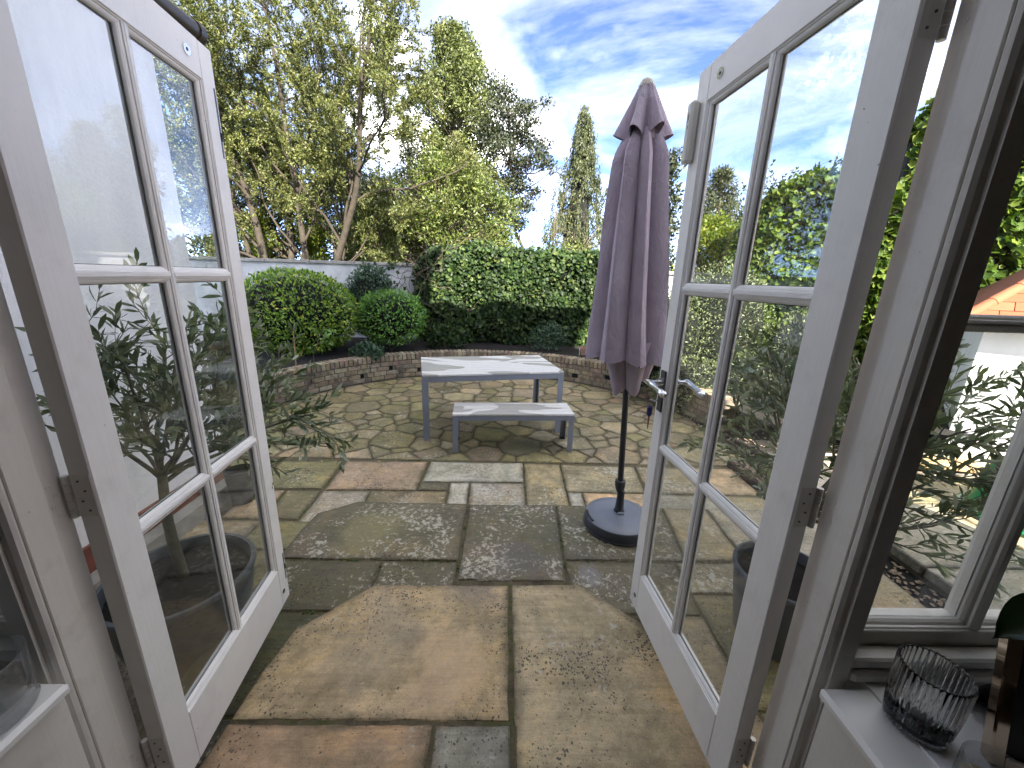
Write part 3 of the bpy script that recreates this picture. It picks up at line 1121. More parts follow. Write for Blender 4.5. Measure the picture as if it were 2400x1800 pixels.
def add_bed_and_bricks():
    rg = random.Random(5)
    # soil of the raised bed between the brick wall and the boundary wall
    vs, fs = [], []
    n = 60
    for i, t in enumerate(np.linspace(R(-8), R(196), n)):
        c, s = math.cos(t), math.sin(t)
        vs.append((CC[0] + (CR + 0.10) * c, CC[1] + (CR + 0.10) * s, 0.36))
        kx = (6.4 + (CC[0] if c < 0 else -CC[0])) / max(abs(c), 1e-3)
        ky = (7.8 - CC[1]) / max(s, 1e-3) if s > 0 else 1e9
        k = max(min(kx, ky), CR + 0.2)
        vs.append((CC[0] + k * c, CC[1] + k * s, 0.40))
    for i in range(n - 1):
        fs.append((2 * i, 2 * i + 1, 2 * i + 3, 2 * i + 2))
    struct(MB().add(vs, fs).build('flower_bed', 'soil'))
    w = thing('retaining_wall', (CC[0], CC[1] + CR, 0), 'low curved yellow brick retaining wall with brick-on-edge coping around the patio', 'wall')
    # mortar core
    a0, a1 = R(4), R(176)
    vs, fs = [], []
    prof = [(CR + 0.012, -0.02), (CR + 0.012, 0.405), (CR + 0.20, 0.405), (CR + 0.20, -0.02)]
    ts = np.linspace(a0, a1, 80)
    for t in ts:
        for r, z in prof:
            vs.append((CC[0] + r * math.cos(t), CC[1] + r * math.sin(t), z))
    for i in range(len(ts) - 1):
        for k in range(4):
            j = (k + 1) % 4
            fs.append((i * 4 + k, i * 4 + j, (i + 1) * 4 + j, (i + 1) * 4 + k))
    MB().add(vs, fs).build('mortar_core', 'wall_mortar', w)

    def brick_mesh(nm, lx, ly, lz, bev):
        me = MB().box((-lx / 2, -ly / 2, -lz / 2), (lx / 2, ly / 2, lz / 2), None, bev)
        m = D.meshes.new(nm)
        m.from_pydata(me.v, [], me.f)
        m.materials.append(M['brick'])
        for q in m.vertices:
            q.co += Vector((rg.uniform(-1, 1), rg.uniform(-1, 1), rg.uniform(-1, 1))) * 0.0018
        return m
    full = [brick_mesh('brick_stretcher', 0.205, 0.10, 0.064, 0.005) for _ in range(4)]
    half = [brick_mesh('brick_header', 0.098, 0.10, 0.064, 0.005) for _ in range(3)]
    cop = [brick_mesh('brick_on_edge', 0.064, 0.215, 0.103, 0.006) for _ in range(4)]
    cols = [(0.29, 0.235, 0.15), (0.32, 0.27, 0.175), (0.24, 0.195, 0.13), (0.27, 0.20, 0.14), (0.36, 0.31, 0.21), (0.20, 0.165, 0.115)]

    def put(nm, me, t, r, z, rot=0.0):
        o = D.objects.new(nm, me)
        x, y = CC[0] + r * math.cos(t), CC[1] + r * math.sin(t)
        o.location = (x - w.location.x, y - w.location.y, z)
        o.rotation_euler = (rg.gauss(0, 0.012), rg.gauss(0, 0.012), t - PI / 2 + rot + rg.gauss(0, 0.012))
        o.color = (*jit(rg.choice(cols), rg, 0.15), 1)
        link(o, w)
    holes = {(1, 14), (2, 11), (1, 8), (1, 30), (2, 33), (1, 36)}
    for c in range(4):
        z = 0.012 + 0.0375 + c * 0.0745
        t = a0 + (0.0 if c % 2 == 0 else 0.056 / CR)
        k = 0
        while t < a1 - 0.01:
            hd = (k % 3 == 2)
            ln = 0.098 if hd else 0.205
            tc = t + ln / 2 / CR
            if (c, k) in holes:
                o = MB()
                m = Matrix.Translation((CC[0] + (CR - 0.0005) * math.cos(tc), CC[1] + (CR - 0.0005) * math.sin(tc), z)) @ Matrix.Rotation(tc - PI / 2, 4, 'Z')
                o.box((-0.05, 0.008, -0.034), (0.05, 0.011, 0.034), m)
                o.build('weep_hole', 'dark_void', w)
                ln = 0.10
            else:
                put('brick', rg.choice(half if hd else full), tc, CR + 0.05 + rg.uniform(-0.003, 0.003), z)
            t += (ln + 0.0115) / CR
            k += 1
    t = a0
    while t < a1:
        put('coping_brick', rg.choice(cop), t, CR + 0.10 + rg.uniform(-0.004, 0.004), 0.372 + rg.uniform(-0.002, 0.003))
        t += 0.0755 / CR


add_bed_and_bricks()

# ------------------------------------------------------------------ boundary wall


def add_boundary():
    w = thing('boundary_wall', (-1.5, 7.75, 0), 'white rendered garden wall with grey coping behind the bushes and ivy', 'wall')
    MB().box((-7.5, 7.68, -0.1), (4.6, 7.90, 1.90)).build('wall_face', 'wall_grey', w)
    x = -7.5
    while x < 4.6:
        MB().box((x + 0.003, 7.63, 1.902), (min(x + 0.9, 4.6) - 0.003, 7.95, 1.965), None, 0.008).build('coping_stone', 'coping', w)
        x += 0.9


add_boundary()

# ------------------------------------------------------------------ the house
HX0, HX1 = -7.0, 3.9


def add_house():
    h = thing('house', (0, -2, 0), 'white rendered house whose garden room opens onto the patio', 'house')

    def b(nm, lo, hi, mat):
        return MB().box(lo, hi).build(nm, mat, h)
    b('front_wall', (-7.0, -0.30, -0.1), (-2.14, -0.02, 2.44), 'render_white')
    b('front_wall', (2.14, -0.30, -0.1), (HX1, -0.02, 2.44), 'render_white')
    b('front_wall', (0.90, -0.28, -0.1), (2.14, -0.03, 0.93), 'render_white')
    b('front_wall', (-2.14, -0.28, -0.1), (-0.90, -0.03, 0.93), 'render_white')
    b('upper_wall', (HX0, -0.32, 2.4405), (HX1, 0.0, 6.7), 'render_white')
    b('shadow_block', (HX0 + 0.01, -0.319, 6.701), (1.0, -0.002, 7.85), 'render_white')  # unseen extra height, added so its shadow covers the left boundary wall
    v = [(HX0 - .3, 0.30, 7.8), (1.2, 0.30, 7.8), (1.2, -8.6, 7.8), (HX0 - .3, -8.6, 7.8), (HX0 - .3, -4.15, 10.3), (1.2, -4.15, 10.3)]
    MB().add(v, [(0, 1, 5, 4), (2, 3, 4, 5), (1, 2, 5), (3, 0, 4), (3, 2, 1, 0)]).build('roof', 'house_roof', h)  # unseen roof of that added block, raised to lengthen the shadow
    b('side_wall', (HX1 - 0.3, -8.0, -0.1), (HX1 - 0.002, -0.31, 6.69), 'render_white')
    b('side_wall', (HX0 + 0.002, -8.0, -0.1), (HX0 + 0.3, -0.31, 6.69), 'render_white')
    b('back_wall', (HX0, -8.3, -0.1), (HX1, -8.002, 6.7), 'render_white')
    b('room_wall', (-2.75, -4.4, 0.33), (-2.6, -0.33, 2.7), 'room_wall')
    b('room_wall', (2.55, -4.4, 0.33), (2.69, -0.33, 2.7), 'room_wall')
    b('room_wall', (-2.75, -4.55, 0.33), (2.69, -4.405, 2.7), 'room_wall')
    b('room_floor', (-2.75, -4.5, 0.05), (2.69, -0.02, 0.325), 'floor_wood')
    b('room_ceiling', (HX0 + 0.31, -7.9, 2.705), (HX1 - 0.31, -0.33, 2.95), 'ceiling')
    # roof with its ridge along the house
    v = [(HX0 - .3, 0.32, 6.55), (HX1 + .3, 0.32, 6.55), (HX1 + .3, -8.6, 6.55), (HX0 - .3, -8.6, 6.55), (HX0 - .3, -4.15, 9.1), (HX1 + .3, -4.15, 9.1)]
    MB().add(v, [(0, 1, 5, 4), (2, 3, 4, 5), (1, 2, 5), (3, 0, 4), (3, 2, 1, 0)]).build('roof', 'house_roof', h)
    # the wing to the left: white render on a red plinth, brown gutter
    b('wing_wall', (-6.9, -0.019, 0.27), (-2.14, 2.18, 3.20), 'render_white')
    b('wing_plinth', (-6.92, -0.019, -0.1), (-2.12, 2.20, 0.268), 'plinth_red')
    v = [(-7.0, -0.01, 3.22), (-2.02, -0.01, 3.22), (-2.02, 2.36, 3.22), (-7.0, 2.36, 3.22), (-4.5, -0.01, 4.9), (-4.5, 0.9, 4.9)]
    MB().add(v, [(0, 1, 2, 3), (1, 2, 5, 4), (2, 3, 5), (3, 0, 4, 5), (0, 1, 4)]).build('wing_roof', 'house_roof', h)
    g = MB()
    pts = [(-2.02 + 0.0, y, 3.27) for y in np.linspace(0.0, 2.44, 6)]
    g.tube(pts, 0.058, 16)
    gu = g.build('gutter', 'gutter', h, smooth=True)
    MB().tube([(-2.02, 2.40, 3.27), (-2.02, 2.455, 3.27)], 0.066, 16).build('gutter_end', 'gutter', gu, smooth=True)
    b('plinth_step', (-2.119, 0.2, -0.05), (-2.02, 2.1, 0.12), 'coping')


add_house()

# ------------------------------------------------------------------ door frame


def add_door_frame():
    f = thing('door_frame', (0, -0.06, 0.3), 'white painted timber frame around the open French doors', 'door frame')
    for s in (-1, 1):
        def bx(lo, hi):
            x0, x1 = sorted((s * lo[0], s * hi[0]))
            return (x0, lo[1], lo[2]), (x1, hi[1], hi[2])
        j = MB()
        j.box(*bx((0.823, -0.042, 0.30), (0.884, 0.004, 2.44)), None, 0.002)
        j.box(*bx((0.808, -0.094, 0.30), (0.884, -0.0425, 2.44)), None, 0.002)
        jo = j.build('jamb', 'frame_paint', f)
        # rounded bead on the room side
        m = MB()
        pr = [(0.812, -0.0945), (0.809, -0.099), (0.811, -0.106), (0.818, -0.111), (0.828, -0.1115), (0.8285, -0.1185), (0.866, -0.1185), (0.866, -0.0945)]
        pr = [(s * x, y) for x, y in pr]
        if s > 0:
            pr = pr[::-1]
        m.prism(pr, 0.33, 2.44)
        m.build('architrave', 'frame_paint', f)
        # screws of the hinge leaves
        for z0 in (0.50, 1.27, 2.20):
            for k, dz in enumerate((-0.035, -0.012, 0.012, 0.035)):
                c = MB()
                mt = Matrix.Translation((s * 0.8228, -0.016 - 0.008 * (k % 2), z0 + dz)) @ Matrix.Rotation(R(90) * (-s), 4, 'Y')
                c.lathe([(0.0045, 0), (0.0045, 0.0008), (0.003, 0.0012), (0.0012, 0.0004), (0.0, 0.0004)], n=10, mtx=mt)
                c.build('hinge_screw', 'frame_paint', jo)
    MB().box((-0.884, -0.094, 2.4402), (0.884, 0.004, 2.52)).build('head', 'frame_paint', f)
    MB().box((-0.806, -0.14, 0.29), (0.806, 0.02, 0.322), None, 0.004).build('threshold', 'frame_paint', f)


add_door_frame()

# ------------------------------------------------------------------ French doors
DW, DT = 0.714, 0.044
Z0, Z1 = 0.332, 2.406


def ring(mb, a0, a1, z0, z1, prof, mtx):
    """mitred moulding around an opening: prof = [(inset, depth)]"""
    vs, fs = [], []
    for i, d in prof:
        for a, z in ((a0 + i, z0 + i), (a1 - i, z0 + i), (a1 - i, z1 - i), (a0 + i, z1 - i)):
            vs.append(tuple(mtx @ Vector((a, d, z))))
    for k in range(len(prof) - 1):
        for j in range(4):
            q = (j + 1) % 4
            fs.append((k * 4 + j, k * 4 + q, (k + 1) * 4 + q, (k + 1) * 4 + j))
    mb.add(vs, fs)


def add_door(side, hinge, d, t, label):
    mtx = Matrix(((d[0], t[0], 0, hinge[0]), (d[1], t[1], 0, hinge[1]), (0, 0, 1, 0), (0, 0, 0, 1)))
    o = thing('french_door', (hinge[0], hinge[1], Z0), label, 'door', 'pair of French doors')
    HS, LS = 0.085, 0.068
    zb, zt = 0.515, 2.302

    def bx(nm, a0, b0, z0, a1, b1, z1, bev=0.0015, mat='white_paint', par=o):
        return MB().box((a0, b0, z0), (a1, b1, z1), mtx, bev).build(nm, mat, par)
    bx('stile', 0, 0, Z0, HS, DT, Z1, 0.003)
    bx('stile', DW - LS, 0, Z0, DW, DT, Z1, 0.003)
    bx('rail', HS + .0004, 0.0004, Z0, DW - LS - .0004, DT - .0004, zb, 0.0012)
    bx('rail', HS + .0004, 0.0004, zt, DW - LS - .0004, DT - .0004, Z1, 0.0012)
    am = (HS + DW - LS) / 2
    hb = 0.006
    zs = [zb, 1.118, 1.728, zt]
    bx('glazing_bar', am - hb, 0.003, zb + .0004, am + hb, DT - .003, zt - .0004, 0.002)
    for zc in zs[1:3]:
        for a0, a1 in ((HS + .0004, am - hb - .0004), (am + hb + .0004, DW - LS - .0004)):
            bx('glazing_bar', a0, 0.0034, zc - hb, a1, DT - .0034, zc + hb, 0.002)
    pin = [(0.0, 0.004), (0.0035, 0.0055), (0.0040, 0.0085), (0.0085, 0.0095), (0.0125, 0.0125), (0.0145, 0.0165), (0.0150, 0.0195)]
    pout = [(i, DT - dd) for i, dd in pin]
    for a0, a1 in ((HS, am - hb), (am + hb, DW - LS)):
        for k in range(3):
            z0 = zs[k] + (hb if k > 0 else 0)
            z1 = zs[k + 1] - (hb if k < 2 else 0)
            mb = MB()
            ring(mb, a0, a1, z0, z1, pin, mtx)
            ring(mb, a0, a1, z0, z1, pout, mtx)
            mb.build('moulding', 'white_paint', o)
            MB().box((a0 + 0.006, 0.020, z0 + 0.006), (a1 - 0.006, 0.024, z1 - 0.006), mtx).build('pane', 'door_glass', o)
            # black line of old mastic round the pane
            mb = MB()
            ring(mb, a0, a1, z0, z1, [(0.0148, 0.0194), (0.0163, 0.0197)], mtx)
            mb.build('mastic', 'black', o)
    # hinges: stacked knuckles in the gap beside the frame
    for zc in (0.50, 1.27, 2.20):
        hg = MB().box((-0.0015, 0.004, zc - 0.05), (-0.0002, DT - 0.004, zc + 0.05), mtx).build('hinge', 'frame_paint', o)
        for k in range(5):
            mb = MB()
            p0 = mtx @ Vector((-0.001, DT + 0.006, zc - 0.05 + k * 0.02))
            p1 = mtx @ Vector((-0.001, DT + 0.006, zc - 0.05 + k * 0.02 + 0.0185))
            mb.tube([p0, p1], 0.0068, 12)
            mb.build('knuckle', 'frame_paint', hg, smooth=True)
        for k, dz in enumerate((-0.035, -0.012, 0.012, 0.035)):
            p = mtx @ Vector((-0.0014, 0.018 + 0.009 * (k % 2), zc + dz))
            q = mtx @ Vector((-0.0030, 0.018 + 0.009 * (k % 2), zc + dz))
            MB().tube([p, q], 0.0024, 8).build('screw', 'steel_dark', hg)

    def disc(nm, a, z, r, th, mat, par):
        p = mtx @ Vector((a, 0.0, z))
        q = mtx @ Vector((a, -th, z))
        return MB().tube([p, q], r, 20).build(nm, mat, par, smooth=True)
    e = disc('bolt_plate', 0.588, 2.352, 0.015, 0.002, 'chrome', o)
    disc('bolt_hole', 0.588, 2.352, 0.0045, 0.0028, 'black', e)
    e = disc('bolt_plate', 0.668, 0.392, 0.010, 0.0016, 'steel_dark', o)
    if side < 0:
        # flush bolts let into the meeting edge
        for z0, z1 in ((2.10, 2.30), (0.43, 0.56)):
            fb = bx('flush_bolt', 0.698, -0.0008, z0, 0.7065, 0.002, z1, 0.0004, 'steel_dark')
            bx('bolt_slide', 0.6995, -0.0045, z0 + 0.05, 0.705, -0.0008, z0 + 0.075, 0.0008, 'black', fb)
    else:
        pl = bx('handle_plate', 0.657, -0.007, 1.262, 0.694, 0.0, 1.425, 0.002, 'steel_dark')
        for b0, sg in ((-0.007, -1), (DT + 0.0005, 1)):
            c = Vector((0.676, b0, 1.378))
            mb = MB()
            mb.tube([mtx @ c, mtx @ (c + Vector((0, sg * 0.012, 0)))], 0.017, 20)
            mb.tube([mtx @ (c + Vector((0, sg * 0.012, 0))), mtx @ (c + Vector((0, sg * 0.045, 0)))], 0.0085, 16)
            mb.build('handle_rose', 'chrome', pl, smooth=True)
            mb = MB()
            pts, rr = [], []
            for q, rad, dz in ((-0.014, 0.0100, 0.002), (0.0, 0.0130, 0.0), (0.03, 0.0115, -0.003), (0.065, 0.0105, -0.007), (0.095, 0.0135, -0.011), (0.120, 0.0130, -0.013), (0.130, 0.006, -0.013)):
                pts.append(mtx @ (c + Vector((-q, sg * (0.050 - 0.004 * q / 0.12), dz))))
                rr.append(rad)
            mb.tube(pts, rr, 14)
            mb.build('lever', 'chrome', pl, smooth=True)
        # white alarm contact at the top of the meeting stile
        sb = bx('alarm_sensor', 0.676, -0.030, 2.135, 0.712, -0.0004, 2.318, 0.008, 'sensor_white')
        mb = MB()
        for k, (a, z, w, hh) in enumerate(((0.6935, 2.255, 0.0012, 0.030), (0.6905, 2.262, 0.0012, 0.016), (0.6905, 2.238, 0.0012, 0.008))):
            mb.box((a, -0.0312, z), (a + w, -0.0299, z + hh), mtx)
        mb.build('sensor_marking', 'black', sb)
    return o, mtx


ang = R(3.9)
doorR, mR = add_door(1, (0.765, 0.008), (-math.sin(ang), math.cos(ang)), (math.cos(ang), math.sin(ang)), 'right open white glazed French door with lever handle and alarm sensor')
ang = R(6.0)
doorL, mL = add_door(-1, (-0.765, 0.008), (-math.sin(ang), math.cos(ang)), (-math.cos(ang), -math.sin(ang)), 'left open white glazed French door with flush bolts and no handle')


def add_key():
    p = mR @ Vector((0.676, -0.007, 1.305))
    k = thing('door_key', tuple(p), 'small key with dark blue fob hanging from the lock of the right door', 'key')
    q = mR @ Vector((0.676, -0.034, 1.305))
    MB().tube([p, q], 0.0028, 8).build('key_blade', 'chrome', k)
    rg = []
    for t in np.linspace(0, 2 * PI, 17):
        rg.append(mR @ Vector((0.676, -0.040 + 0.012 * math.cos(t), 1.297 + 0.012 * math.sin(t))))
    MB().tube(rg, 0.0016, 6, False).build('key_ring', 'chrome', k)
    c = mR @ Vector((0.676, -0.040, 1.262))
    MB().box((-0.010, -0.010, -0.022), (0.010, 0.010, 0.022), Matrix.Translation(c), 0.007).build('fob', 'fob_blue', k)
    c2 = mR @ Vector((0.676, -0.040, 1.24))
    MB().tube([c2, c2 + Vector((0, 0, -0.02)), c2 + Vector((0.001, 0, -0.052))], [0.0045, 0.004, 0.0015], 8).build('fob_tip', 'terracotta', k)


add_key()

# ------------------------------------------------------------------ side windows


def add_window(s, label):
    w = thing('side_window', (s * 1.5, -0.06, 0.95), label, 'window', 'windows beside the French doors')

    def bx(nm, x0, y0, z0, x1, y1, z1, bev=0.002, mat='frame_paint'):
        a, b = sorted((s * x0, s * x1))
        return MB().box((a, y0, z0), (b, y1, z1), None, bev).build(nm, mat, w)
    yg = -0.050
    I = Matrix.Identity(4)
    bx('frame_side', 0.8845, -0.085, 0.96, 0.905, -0.010, 2.44)
    bx('frame_side', 2.115, -0.085, 0.96, 2.138, -0.010, 2.44)
    bx('bottom_rail', 0.9055, -0.080, 0.965, 2.1145, -0.015, 1.022)
    bx('top_rail', 0.9055, -0.080, 2.34, 2.1145, -0.015, 2.435)
    bx('window_board', 0.868, -0.128, 0.9305, 2.135, -0.0805, 0.957, 0.006)
    bx('window_board', 0.868, -0.118, 0.9575, 2.135, -0.0805, 0.985, 0.005)
    xs = [0.9055, 1.170, 1.485, 1.800, 2.1145]
    for x in xs[1:4]:
        bx('mullion', x - 0.009, -0.078, 1.0225, x + 0.009, -0.018, 2.3395)
    zt = 1.695
    cols = [(xs[0], xs[1] - 0.009), (xs[1] + 0.009, xs[2] - 0.009), (xs[2] + 0.009, xs[3] - 0.009), (xs[3] + 0.009, xs[4])]
    pin = [(0.0, -0.076), (0.003, -0.073), (0.0035, -0.068), (0.008, -0.064), (0.0115, -0.058), (0.012, -0.0525)]
    pout = [(0.0, -0.020), (0.006, -0.030), (0.008, -0.047)]
    for x0, x1 in cols:
        bx('transom', x0 + .0004, -0.0775, zt - 0.004, x1 - .0004, -0.0185, zt + 0.004)
        for z0, z1 in ((1.0225, zt - 0.004), (zt + 0.004, 2.3395)):
            a, b = sorted((s * x0, s * x1))
            mb = MB()
            ring(mb, a, b, z0, z1, pin, I)
            ring(mb, a, b, z0, z1, pout, I)
            mb.build('moulding', 'frame_paint', w)
            MB().box((a + .008, -0.052, z0 + .008), (b - .008, -0.048, z1 - .008)).build('pane', 'window_glass', w)
    return w


add_window(1, 'white glazed window to the right of the open French doors')
add_window(-1, 'white glazed window to the left of the open French doors')


def add_ledge(s, xe, label):
    l = thing('window_ledge', (s * 1.5, -0.3, 0.33), label, 'ledge', 'deep ledges under the windows')

    def bx(nm, x0, y0, z0, x1, y1, z1, bev, mat):
        a, b = sorted((s * x0, s * x1))
        return MB().box((a, y0, z0), (b, y1, z1), None, bev).build(nm, mat, l)
    bx('shelf', xe, -0.62, 0.898, 2.5, -0.1295, 0.925, 0.008, 'ledge_paint')
    bx('side_panel', xe + 0.025, -0.60, 0.33, 2.5, -0.1285, 0.8975, 0.002, 'frame_paint')


add_ledge(1, 0.795, 'white painted ledge under the right window carrying a ribbed tumbler and picture frame')
add_ledge(-1, 0.765, 'white painted ledge under the left window carrying a clear glass bowl')

# ================================================================== OBJECTS


def slatted(name, loc, rot, lx, ly, h, legw, apron, nsl, gap, label, cat):
    """aluminium table or bench with slats along its length"""
    o = thing(name, loc, label, cat)
    m = Matrix.Translation(loc) @ Matrix.Rotation(rot, 4, 'Z')

    def bx(nm, lo, hi, bev, mat):
        return MB().box(lo, hi, m, bev).build(nm, mat, o)
    hx, hy = lx / 2, ly / 2
    zt = h - 0.022
    for sx in (-1, 1):
        for sy in (-1, 1):
            x0, x1 = sorted((sx * hx, sx * (hx - legw)))
            y0, y1 = sorted((sy * hy, sy * (hy - legw)))
            # folded aluminium leg: an L of two plates
            mb = MB()
            t = 0.004
            xo = sx * hx
            yo = sy * hy
            mb.box((x0, min(yo, yo - sy * t), 0.0), (x1, max(yo, yo - sy * t), zt), m)
            xa, xb = sorted((xo, xo - sx * t))
            ya, yb = sorted((yo - sy * (t + .0002), yo - sy * legw))
            mb.box((xa, ya, 0.0), (xb, yb, zt), m)
            lg = mb.build('leg', 'table_metal', o)
            mb = MB()
            mb.box((x0 + .006, y0 + .006, 0.001), (x1 - .006, y1 - .006, 0.012), m)
            mb.build('foot_cap', 'black', lg)
    e = 0.0006
    for sy in (-1, 1):
        y0, y1 = sorted((sy * (hy - 0.0045), sy * (hy - 0.030)))
        bx('apron', (-hx + legw + e, y0, zt - apron), (hx - legw - e, y1, zt), 0.002, 'table_metal')
    for sx in (-1, 1):
        x0, x1 = sorted((sx * (hx - 0.0045), sx * (hx - 0.030)))
        bx('apron', (x0, -hy + legw + e, zt - apron), (x1, hy - legw - e, zt), 0.002, 'table_metal')
    w = (ly - gap * (nsl - 1)) / nsl
    for k in range(nsl):
        y0 = -hy + k * (w + gap)
        bx('slat', (-hx + 0.001, y0, zt + 0.001), (hx - 0.001, y0 + w, h), 0.003, 'table_slat')
    return o


slatted('garden_table', (-0.075, 3.82, 0.0), R(12.3), 1.57, 0.95, 0.74, 0.066, 0.06, 10, 0.010,
        'grey metal garden table with wet pale slatted top in the round patio', 'table')
slatted('garden_bench', (0.215, 3.14, 0.0), R(4.1), 1.24, 0.375, 0.42, 0.056, 0.052, 4, 0.009,
        'low grey metal bench with pale slatted seat in front of the table', 'bench')

# ------------------------------------------------------------------ parasol


def add_parasol():
    bx_, by_, bz_ = 0.915, 1.565, 0.153
    o = thing('parasol', (bx_, by_, bz_), 'closed mauve parasol on a grey pole', 'parasol')
    lean = -0.043

    def ax(z):
        return np.array([bx_ + (z - bz_) * lean, by_ + (z - bz_) * 0.004, z])
    MB().tube([ax(0.46), ax(2.70)], 0.0195, 18).build('pole', 'pole_grey', o, smooth=True)
    mb = MB()
    mb.tube([ax(0.40), ax(0.425), ax(0.428), ax(0.470), ax(0.474)], [0.027, 0.033, 0.034, 0.034, 0.027], 20)
    mb.tube([ax(0.385), ax(0.40)], [0.021, 0.021], 16)
    mb.build('pole_collar', 'pole_grey', o, smooth=True)
    rg = np.random.default_rng(3)
    nl = 8
    n = 240
    th = np.arange(n) * 2 * PI / n
    # pleats of uneven width
    edges = np.cumsum(np.array([1.12, 0.82, 1.15, 0.95, 1.0, 0.9, 1.1, 0.96]))
    edges = edges / edges[-1] * 2 * PI + 0.45
    lobe_amp = np.array([1.0, 0.93, 1.05, 0.97, 1.03, 0.95, 1.0, 0.94])

    def fold(theta, sharp, depth, tw=0.0, amps=lobe_amp):
        a = (theta + tw - edges[-1]) % (2 * PI)
        e = np.concatenate([[0], edges - 0.45])
        k = np.clip(np.searchsorted(e, a, 'right') - 1, 0, nl - 1)
        u = (a - e[k]) / (e[k + 1] - e[k])
        prof = np.abs(np.sin(PI * u)) ** sharp
        return (1 - depth + depth * prof) * amps[k], k, u
    zs = np.linspace(1.30, 2.515, 44)
    V, F = [], []
    KU = []
    for i, z in enumerate(zs):
        t = (z - 1.30) / (2.515 - 1.30)
        if t < 0.885:
            Rr = 0.258 + (0.158 - 0.258) * (t / 0.885) ** 1.05
        else:
            Rr = 0.158 - ((t - 0.885) / 0.115) ** 1.4 * 0.072
        dep = 0.40 + 0.10 * math.sin(3 * t) + 0.1 * t
        f, k, u = fold(th, 0.42, dep, 0.10 * t)
        KU.append((k, u))
        wob = 1 + 0.018 * np.sin(3 * th + 7 * t) + 0.012 * np.sin(9 * th - 11 * t)
        r = Rr * f * wob
        c = ax(z)
        zz = z + np.zeros(n)
        if i == 0:
            zz = z - 0.030 * np.sin(PI * u) ** 0.6 + 0.02 + 0.010 * np.sin(2 * th)
        elif i < 6:
            zz = z + (1 - i / 6) * (-0.030 * np.sin(PI * u) ** 0.6 + 0.02 + 0.010 * np.sin(2 * th))
        # the pleats are swept round the pole a little: skew each lobe
        sk = th + 0.10 * np.sin(2 * PI * u) * (0.6 + 0.4 * t)
        bul = 0.012 * (1 - t)
        V.append(np.stack([c[0] - bul * 1.6 + r * np.cos(sk), c[1] + r * np.sin(sk) * 0.92, zz], 1))
    V = np.concatenate(V)
    for i in range(len(zs) - 1):
        for j in range(n):
            q = (j + 1) % n
            F.append((i * n + j, i * n + q, (i + 1) * n + q, (i + 1) * n + j))
    can = MB().add(V, F).build('canopy', 'parasol_fabric', o, smooth='all')
    # seam over the rib in every pleat, with a grey rib tip at the hem
    for q in range(nl):
        pts = []
        for i in range(0, len(zs) - 5):
            k, u = KU[i]
            j = int(np.argmin(np.where(k == q, np.abs(u - 0.47), 9.0)))
            p = V[i * n + j]
            ctr = np.array([*ax(zs[i])[:2], p[2]])
            pts.append(p + (p - ctr) * 0.004)
        MB().tube(pts, 0.0017, 5, False).build('seam', 'parasol_fabric', can)
        MB().lathe([(0, -0.006), (0.004, -0.004), (0.0045, 0.004), (0, 0.006)], tuple(pts[0]), 8).build('rib_tip', 'pole_grey', can)
    # stitched hem
    H = [tuple(V[j] + (V[j] - np.array([*ax(1.3)[:2], V[j][2]])) * 0.006) for j in range(n)]
    MB().tube(H + [H[0]], 0.0026, 5, False).build('hem', 'parasol_fabric', can)
    # gathered inner cloth hanging below the hem
    V, F = [], []
    zz = np.linspace(1.42, 1.165, 12)
    for i, z in enumerate(zz):
        t = i / 11
        Rr = 0.19 * (1 - t) + 0.105 * t
        f = 0.62 + 0.38 * np.abs(np.cos(2.5 * th + 0.5)) ** 0.7
        c = ax(z)
        drop = -0.05 * t * np.cos(2.5 * th + 0.5) ** 2 + 0.05 * t * np.sin(th + 0.8)
        V.append(np.stack([c[0] + 0.012 * t + Rr * f * np.cos(th), c[1] + Rr * f * np.sin(th), z + drop], 1))
    V = np.concatenate(V)
    for i in range(len(zz) - 1):
        for j in range(n):
            q = (j + 1) % n
            F.append((i * n + j, (i + 1) * n + j, (i + 1) * n + q, i * n + q))
    MB().add(V, F).build('gathered_cloth', 'parasol_fabric', o, smooth='all')
    # wind vent: a short skirt with deep scallops
    V, F = [], []
    zs = np.linspace(2.722, 2.475, 20)
    vl = 6
    for i, z in enumerate(zs):
        t = i / 19
        lob = 0.5 + 0.5 * np.cos(vl * th + 0.9)
        Rr = 0.036 + 0.118 * t ** 0.95
        f = 1 - (1 - lob ** 0.8) * (0.10 + 0.62 * t ** 0.8)
        gath = 1 + 0.05 * np.sin(24 * th) * (1 - t) ** 2
        c = ax(2.60)
        zz = z + t ** 2 * (0.03 - 0.045 * (1 - lob) - 0.012 * np.sin(th * 2 + 1))
        r = Rr * f * gath * (1 + 0.05 * np.sin(2 * th + 0.4) * t)
        V.append(np.stack([c[0] - (z - 2.6) * 0.02 + r * np.cos(th), c[1] + r * np.sin(th), zz], 1))
    V = np.concatenate(V)
    for i in range(len(zs) - 1):
        for j in range(n):
            q = (j + 1) % n
            F.append((i * n + j, (i + 1) * n + j, (i + 1) * n + q, i * n + q))
    vent = MB().add(V, F).build('vent', 'parasol_fabric', o, smooth='all')
    H = [tuple(p) for p in V[-n:]]
    MB().tube(H + [H[0]], 0.0024, 5, False).build('hem', 'parasol_fabric', vent)
    # inner neck under the vent
    MB().tube([ax(2.46), ax(2.62), ax(2.70)], [0.085, 0.04, 0.028], 20).build('neck', 'parasol_fabric', o, smooth='all')
    c = ax(2.715)
    cp = MB()
    cp.lathe([(0.0, -0.004), (0.039, -0.004), (0.041, 0.003), (0.040, 0.008), (0.034, 0.010), (0.033, 0.020), (0.026, 0.031), (0.014, 0.037), (0.0, 0.039)], tuple(c), 28)
    cp.build('cap', 'cap_cream', o, smooth=True)
